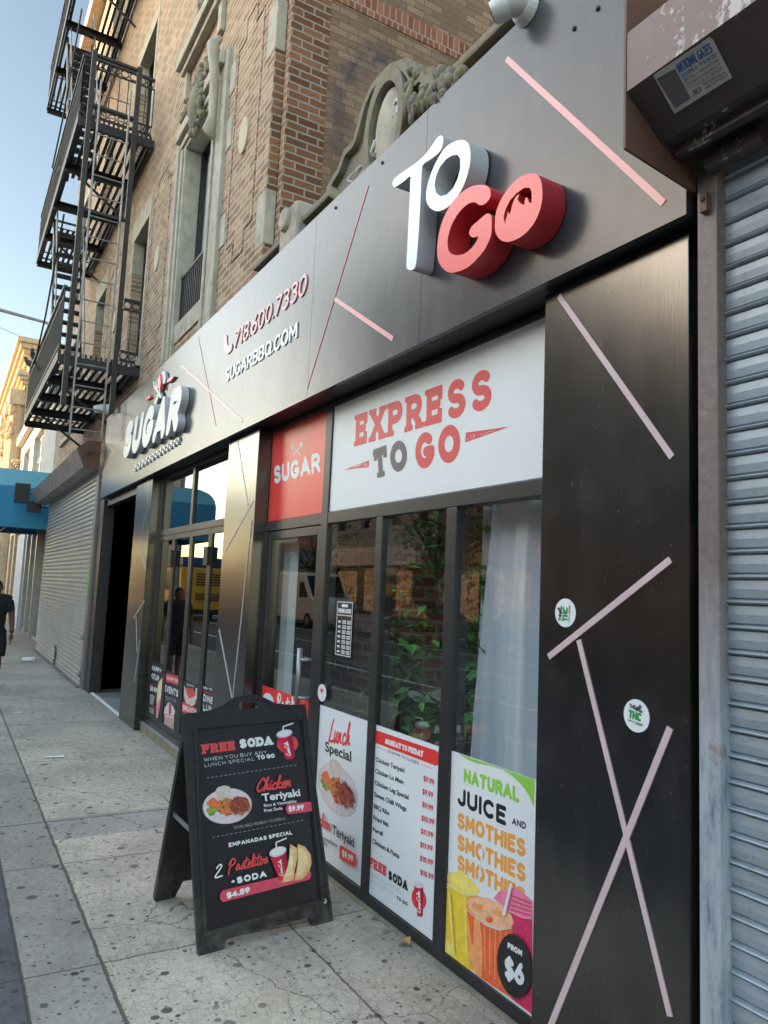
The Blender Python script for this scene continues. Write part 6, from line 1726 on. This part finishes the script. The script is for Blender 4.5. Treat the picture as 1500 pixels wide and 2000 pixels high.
# ------------------------------------------------------------------ blue awning and the buildings beyond
aw = thing('awning', 'large blue entrance awning projecting over the pavement beyond the grey shutter', 'awning', (-21.8, 0, 2.8))
ax0, ax1 = -23.4, -20.3
lowp = [(2.18,2.86),(2.18,3.88),(-2.0,3.88),(-2.2,3.86),(-2.2,2.86)]
mb = MB(); n = len(lowp)
for i in range(n-1):
    if i == 0: continue
    mb.quad((ax0,*lowp[i]),(ax1,*lowp[i]),(ax1,*lowp[(i+1)%n]),(ax0,*lowp[(i+1)%n]))
for x in (ax0, ax1): mb.add([(x,*p) for p in lowp], [tuple(range(n))])
mb.build('side_valance', M['awning'], aw)
mb = MB(); k = 8; prof = [(2.18,4.30),(-1.55,4.30)]+[(-1.55-.65*math.sin(q), 3.88+.42*math.cos(q)) for q in [math.pi/2*i/k for i in range(1,k+1)]]
for s_, x, xin in ((0,ax1,ax1-.07), (1,ax0,ax0+.07)):
    base = [(p[0],3.88) for p in prof]
    for i in range(len(prof)-1): mb.quad((x,base[i][0],3.88),(x,base[i+1][0],3.88),(xin,*prof[i+1]),(xin,*prof[i]))
for i in range(len(prof)-1): mb.quad((ax0+.07,*prof[i]),(ax1-.07,*prof[i]),(ax1-.07,*prof[i+1]),(ax0+.07,*prof[i+1]))
mb.build('canopy_top', M['awning_top'], aw)
mb = MB()
for x in (ax0+.05, ax1-.05):
    for y in (-2.1, -.6): mb.tube([(x,y,0),(x,y,2.9)], .03, 8)
    mb.tube([(x,2.1,2.88),(x,-2.15,2.88)], .025, 6)
for y in (1.2,0,-1.2): mb.tube([(ax0+.05,y,2.9),(ax1-.05,y,2.9)], .02, 6)
mb.build('canopy_frame', M['steel'], aw)

wb = thing('white_building', 'low white plastered building with dark shopfront beneath the blue awning', 'building', (-27, 2.2, 0))
mb = MB(); wall_grid(mb, -33.0, -21.28, 0, 7.15, 2.2, [(-27.6,-24.6,4.3,6.35),(-31.5,-29.0,4.3,6.35),(-32.6,-21.6,.05,3.1)], .25); mb.quad((-33,2.2,7.15),(-21.28,2.2,7.15),(-21.28,14,7.15),(-33,14,7.15)); mb.build('wall', M['pale_plaster'], wb)
mb = MB(); mb.box(-33.1,-21.28,2.0,2.2,6.85,7.2); mb.box(-33.05,-21.28,2.08,2.2,3.2,3.5); mb.build('cornice', M['pale_plaster'], wb)
for a, b_ in ((-27.6,-24.6),(-31.5,-29.0)):
    f = MB()
    for i in range(5): x = a+(b_-a)*i/4; f.box(x-.06, x+.06, 2.36, 2.44, 4.3, 6.35)
    for z in (4.3, 5.5, 6.27): f.box(a, b_, 2.355, 2.445, z, z+.08)
    fr = f.build('window', M['white'], wb); g = MB(); g.quad((a,2.42,4.3),(b_,2.42,4.3),(b_,2.42,6.35),(a,2.42,6.35)); g.build('pane', M['car_glass'], fr)
mb = MB(); mb.quad((-32.6,2.44,.05),(-21.6,2.44,.05),(-21.6,2.44,3.1),(-32.6,2.44,3.1)); mb.build('shop_glazing', M['car_glass'], wb)
for a, b_ in ((-32.7,-31.9),(-30.6,-30.0)):
    mb = MB(); mb.box(a, b_, 2.06, 2.44, 0, 3.2); mb.build('pilaster', M['cream'], wb)
mb = MB(); mb.box(-29.2, -26.6, 2.10, 2.40, 0, 3.1); mb.build('blue_white_panel', M['pale_blue'], wb)
for x in (-25.9,-24.4,-22.9):
    mb = MB(); mb.box(x-.09, x+.09, 2.12, 2.40, .0, 3.1); mb.build('door_post', M['steel'], wb)
mb = MB(); mb.box(-31.6,-30.8,1.7,1.8,.0,1.15); mb.build('pink_board', M['pink_paint'], label='pink board standing at the white building front', cat='board')

pb = thing('ornate_building', 'sunlit cream stone building with heavy cornices beyond the blue awning', 'building', (-40, 2.2, 0))
mb = MB(); mb.box(-70, -33.3, 2.2, 18, 0, 11.0); mb.build('walls', M['cream'], pb)
def corn(z0, z1, over, name='cornice'):
    mb = MB(); k = 4
    for i in range(k):
        o_ = over*(i+1)/k; a = z0+(z1-z0)*i/k; mb.box(-70, -33.3+o_, 2.2-o_, 18, a, a+(z1-z0)/k-.003)
    mb.build(name, M['cream'], pb)
corn(10.55, 11.35, .55); corn(9.35, 9.95, .45); corn(6.0, 6.35, .3)
mb = MB()
for i in range(14): mb.box(-33.29, -32.95, 2.4+i*.9, 2.8+i*.9, 10.2, 10.5); mb.box(-35-i*2, -34.6-i*2, 1.9, 2.2, 10.2, 10.5)
mb.build('dentil_blocks', M['cream'], pb)
for x in (-33.9,-36.5,-39.5,-43,-46):
    mb = MB(); mb.tube([(x,2.0,0),(x,2.0,8.7)], .28, 14); mb.box(x-.42,x+.42,1.6,2.2,8.7,9.33); mb.box(x-.4,x+.4,1.62,2.2,0,.8)
    mb.build('column', M['cream'], pb)
rnd = random.Random(8)
for x in (-33.9,-36.5,-39.5,-43):
    mb = MB()
    for k in range(40): mb.ell((x+rnd.uniform(-.38,.38), 1.78+rnd.uniform(-.1,.1), rnd.uniform(7.3,8.9)), (.09,.09,.14), 6, 5)
    mb.build('carved_capital', M['cream'], pb, smooth=True)
mb = MB()
for i in range(4): mb.box(-33.299,-33.22, 3.2+i*3, 4.7+i*3, 7, 9); 
for i in range(8): mb.box(-38-i*3.2,-36.9-i*3.2, 2.12, 2.199, 1, 5); mb.box(-38-i*3.2,-36.9-i*3.2, 2.12, 2.199, 6.8, 9)
mb.build('window', M['car_glass'], pb)

sl_ = thing('street_lamp', 'grey street lamp arm reaching in from the left against the sky', 'street lamp', (-25, -1.5, 0))
p0, p1 = PX(-10, 602.5, -25), PX(100, 633, -25)
mb = MB(); d = (p1-p0); a0 = p0-d*2.0
mb.tube([tuple(p0-d*1.9), tuple(p0), tuple(p1)], [.07,.055,.045], 10); mb.build('lamp_arm', M['steel'], sl_)
q = p0-d*1.9; mb = MB(); mb.tube([(q[0],q[1],0),(q[0],q[1],q[2]+.1)], [.11,.07], 12); mb.build('lamp_pole', M['steel'], sl_)
mb = MB(); mb.ell((p1[0],p1[1]+.1,p1[2]-.03), (.12,.25,.07), 12, 8); mb.build('lamp_head', M['steel'], sl_)
mb = MB(); a, b_ = PX(0,640,-40), PX(75,672,-40); mb.tube([tuple(a-(b_-a)*3), tuple(a), tuple(b_), tuple(b_+(b_-a))], .012, 5); mb.build('overhead_wire', M['iron'], label='thin dark wire against the sky below the lamp arm', cat='wire')

# ------------------------------------------------------------------ the other side of the street (seen in the glass)
def facade(x0, x1, h, mt, seed, sign=None, label='', depth=14):
    rnd = random.Random(seed); Y = -16.0
    t = thing('shop_building', label, 'building', ((x0+x1)/2, Y, 0), 'buildings across the street')
    ops = []; n = max(2, int((x1-x0)/2.6)); w = (x1-x0)/n
    fl = int((h-4.2)/3.2)
    for i in range(n):
        for k in range(fl): ops.append((x0+w*i+w*.28, x0+w*i+w*.72, 5.2+k*3.2, 7.0+k*3.2))
    ops.append((x0+.5, x1-.5, .4, 3.0))
    mb = MB(); wall_grid(mb, x0, x1, 0, h, Y, ops, -.3); mb.box(x0, x1, Y-depth, Y-.4, .0, h); mb.build('wall', mt, t)
    mb = MB(); mb.box(x0, x1, Y, Y+.4, h-.5, h+.1); mb.build('cornice', M['limestone_old'], t)
    mb = MB()
    for o_ in ops: mb.quad((o_[0],Y-.28,o_[2]),(o_[1],Y-.28,o_[2]),(o_[1],Y-.28,o_[3]),(o_[0],Y-.28,o_[3]))
    mb.build('windows', M['car_glass'], t)
    mb = MB(); rnd2 = random.Random(seed+40); x = x0+.8
    while x < x1-2.5:
        w = rnd2.uniform(1.2,2.6); mb.quad((x,Y-.26,.6),(x+w,Y-.26,.6),(x+w,Y-.26,2.8),(x,Y-.26,2.8)); x += w+rnd2.uniform(.4,1.6)
    mb.build('lit_shop_window', M['lit_warm'], t)
    if sign:
        mb = MB(); mb.box(x0+.4, x1-.4, Y, Y+.25, 3.1, 4.1); mb.build('shop_sign', M[sign], t)
    return t
M['brick_opp'] = brick('brick_opposite', (0,2), (.24,.13,.09), (.38,.24,.17), (.4,.35,.3))
M['stucco_opp'] = plain('grey_stucco', (.42,.42,.40), .9)
M['green_opp'] = plain('grey_green_stone', (.34,.38,.35), .9)
facade(-3, 14, 9.0, M['brick_opp'], 1, 'red2', 'low red brick building directly across the street')
facade(14, 34, 9.5, M['brick_opp'], 5, None, 'low brick building across the street to the right')
facade(-12, -3.05, 9.0, M['stucco_opp'], 2, 'lit_white', 'grey stucco shop building across the street with pale sign')
facade(-20.5, -12.05, 10.4, M['green_opp'], 3, 'lit_white', 'grey-green shop building across the street behind the tree')
facade(-29, -20.55, 15.2, M['brick_opp'], 4, 'lit_red', 'brick shop building across the street behind the van')
facade(-41, -29.05, 19.5, M['stucco_opp'], 6, 'plate', 'tallest grey stucco building across the street')
facade(-58, -41.05, 8.5, M['brick_opp'], 7, 'blue_ink', 'low brick building across the street far left')
facade(-135, -96, 30.0, M['brick_opp'], 9, None, 'tall brick tower far down the other side of the street', depth=5)
def tree(x, y, h, R, n, seed, label):
    rnd = random.Random(seed)
    t = thing('street_tree', label, 'tree', (x, y, 0), 'street trees')
    mb = MB(); mb.tube([(x,y,-.05),(x+.05,y,1.2),(x-.03,y,2.4),(x+.1,y,h*.75)], [.15,.11,.09,.03], 10)
    cl = []
    for k in range(38):
        a = rnd.uniform(0,6.28); q = R*math.sqrt(rnd.random()); z = h*.42+h*.58*rnd.random(); q *= math.sin(math.pi*min(.97,max(.08,(z-h*.36)/(h*.68))))
        c = (x+q*math.cos(a), y+q*math.sin(a), z); cl.append(c)
        if k < 22: mb.tube([(x,y,2.0+rnd.random()*.8), ((x+c[0])/2,(y+c[1])/2,(2.6+c[2])/2+.2), c], [.045,.03,.01], 5)
    mb.build('trunk', M['bark'], t)
    mb = MB()
    for k in range(n):
        c = rnd.choice(cl); leaf(mb, (c[0]+rnd.gauss(0,.36), c[1]+rnd.gauss(0,.36), c[2]+rnd.gauss(0,.28)), rnd.uniform(.16,.28), rnd, .3)
    mb.build('crown', M['leaf_out'], t)
tree(-25.0, -13.0, 6.8, 2.9, 3800, 31, 'leafy street tree across the road mirrored in the shop glass')
tree(-36.5, -13.0, 6.4, 2.6, 2600, 32, 'leafy street tree behind the white van mirrored in the door glass')
tree(-14.0, -13.0, 6.6, 2.7, 2600, 33, 'street tree across the road mirrored behind the curtain')
def sedan(loc, label, mt):
    t = thing('parked_car', label, 'car', loc, 'cars parked across the street', local=True)
    prof = [(-2.25,.35),(-2.3,.6),(-2.2,.85),(-1.55,.95),(-.95,1.38),(.25,1.42),(1.0,.98),(1.9,.86),(2.25,.66),(2.28,.35)]
    mb = MB(); mb.prism(prof, lambda u,v: (u,-.86+(.16*max(0,(v-.95))/.45),v), lambda u,v: (u,.86-(.16*max(0,(v-.95))/.45),v)); o = mb.build('body', mt, t, bevel=.05)
    for sd in (-1,1):
        mb = MB(); y = lambda v: sd*(.865-(.16*max(0,(v-.95))/.45)); g = [(-1.35,.97),(-.85,1.33),(.2,1.36),(.8,.98)]
        mb.add([(u,y(v)+sd*.004,v) for u, v in g], [(0,1,2,3)]); mb.build('side_window', M['car_glass'], t)
    for u in (-1.4, 1.42):
        for sd in (-1,1):
            mb = MB(); mb.tube([(u,sd*.70,.31),(u,sd*.88,.31)], [.31,.31], 18); w_ = mb.build('wheel', M['rubber'], t); mb = MB(); mb.tube([(u,sd*.87,.31),(u,sd*.886,.31)], [.19,.17], 14); mb.build('rim', M['steel'], w_)
    for sd in (-1,1):
        mb = MB(); mb.ell((2.2,sd*.62,.72), (.06,.16,.06), 8, 6); mb.build('headlight', M['lid'], t)
        mb = MB(); mb.ell((-2.24,sd*.62,.78), (.04,.16,.07), 8, 6); mb.build('tail_light', M['red'], t)
    return t
c0 = sedan((-22.8,-11.4,-.13), 'black sedan parked across the street, in front of the grey-green building', M['car_black'])
dup(c0, (-16.9,-11.4,-.13), 'black sedan parked across the street, nearest to the shop front')
dup(c0, (-43.0,-11.4,-.13), 'black sedan parked across the street behind the white van')
vt = thing('delivery_van', 'white high-roof delivery van parked across the street', 'van', (-33.5,-11.3,-.13), local=True)
prof = [(-2.95,.4),(-2.95,2.45),(-2.8,2.55),(1.0,2.58),(1.5,2.45),(2.25,1.45),(2.95,1.2),(3.05,.9),(3.05,.4)]
mb = MB(); mb.prism(prof, lambda u,v: (u,-.98,v), lambda u,v: (u,.98,v)); mb.build('body', M['van_white'], vt, bevel=.06)
for sd in (-1,1):
    mb = MB(); mb.add([(u,sd*.985,v) for u, v in [(1.0,1.4),(1.05,2.1),(1.5,2.1),(2.05,1.4)]], [(0,1,2,3)]); mb.build('side_window', M['car_glass'], vt)
    for u in (-1.9,2.1):
        mb = MB(); mb.tube([(u,sd*.80,.36),(u,sd*1.0,.36)], [.36,.36], 18); w_ = mb.build('wheel', M['rubber'], vt); mb = MB(); mb.tube([(u,sd*.995,.36),(u,sd*1.006,.36)], [.2,.18], 14); mb.build('rim', M['steel'], w_)
mb = MB(); mb.add([(1.53,-.85,2.42),(1.53,.85,2.42),(2.27,.85,1.47),(2.27,-.85,1.47)], [(0,1,2,3)]); mb.build('windscreen', M['car_glass'], vt)
bt = thing('city_bus', 'yellow and blue city bus seen from behind in the traffic lane', 'bus', (-43,-7.2,-.13), local=True)
mb = MB(); mb.box(-6, 6, -1.28, 1.28, .35, 2.65); mb.build('lower_body', M['bus_yellow'], bt, bevel=.08)
mb = MB(); mb.box(-6, 5.98, -1.25, 1.25, 2.653, 3.15); mb.build('roof_body', M['bus_blue'], bt, bevel=.08)
mb = MB()
for k in range(5): mb.box(6.0,6.03,-.8,.5,1.75+k*.13,1.81+k*.13)
for k in range(4): mb.box(6.0,6.03,-.8,.5,1.0+k*.1,1.05+k*.1)
mb.box(6.0,6.04,-1.2,1.2,.3,.55); mb.build('engine_grille', M['rubber'], bt)
for sd in (-1,1):
    mb = MB(); mb.box(5.99, 6.035, sd*1.1-.09, sd*1.1+.09, .85, 1.45); mb.build('tail_light', M['red'], bt)
mb = MB(); mb.box(-5.8,5.4,-1.286,-1.281,1.45,2.4); mb.box(-5.8,5.4,1.281,1.286,1.45,2.4); mb.build('side_window', M['car_glass'], bt)
for u in (-3.8,3.0):
    for sd in (-1,1): mb = MB(); mb.tube([(u,sd*1.05,.45),(u,sd*1.295,.45)], .45, 18); mb.build('wheel', M['rubber'], bt)
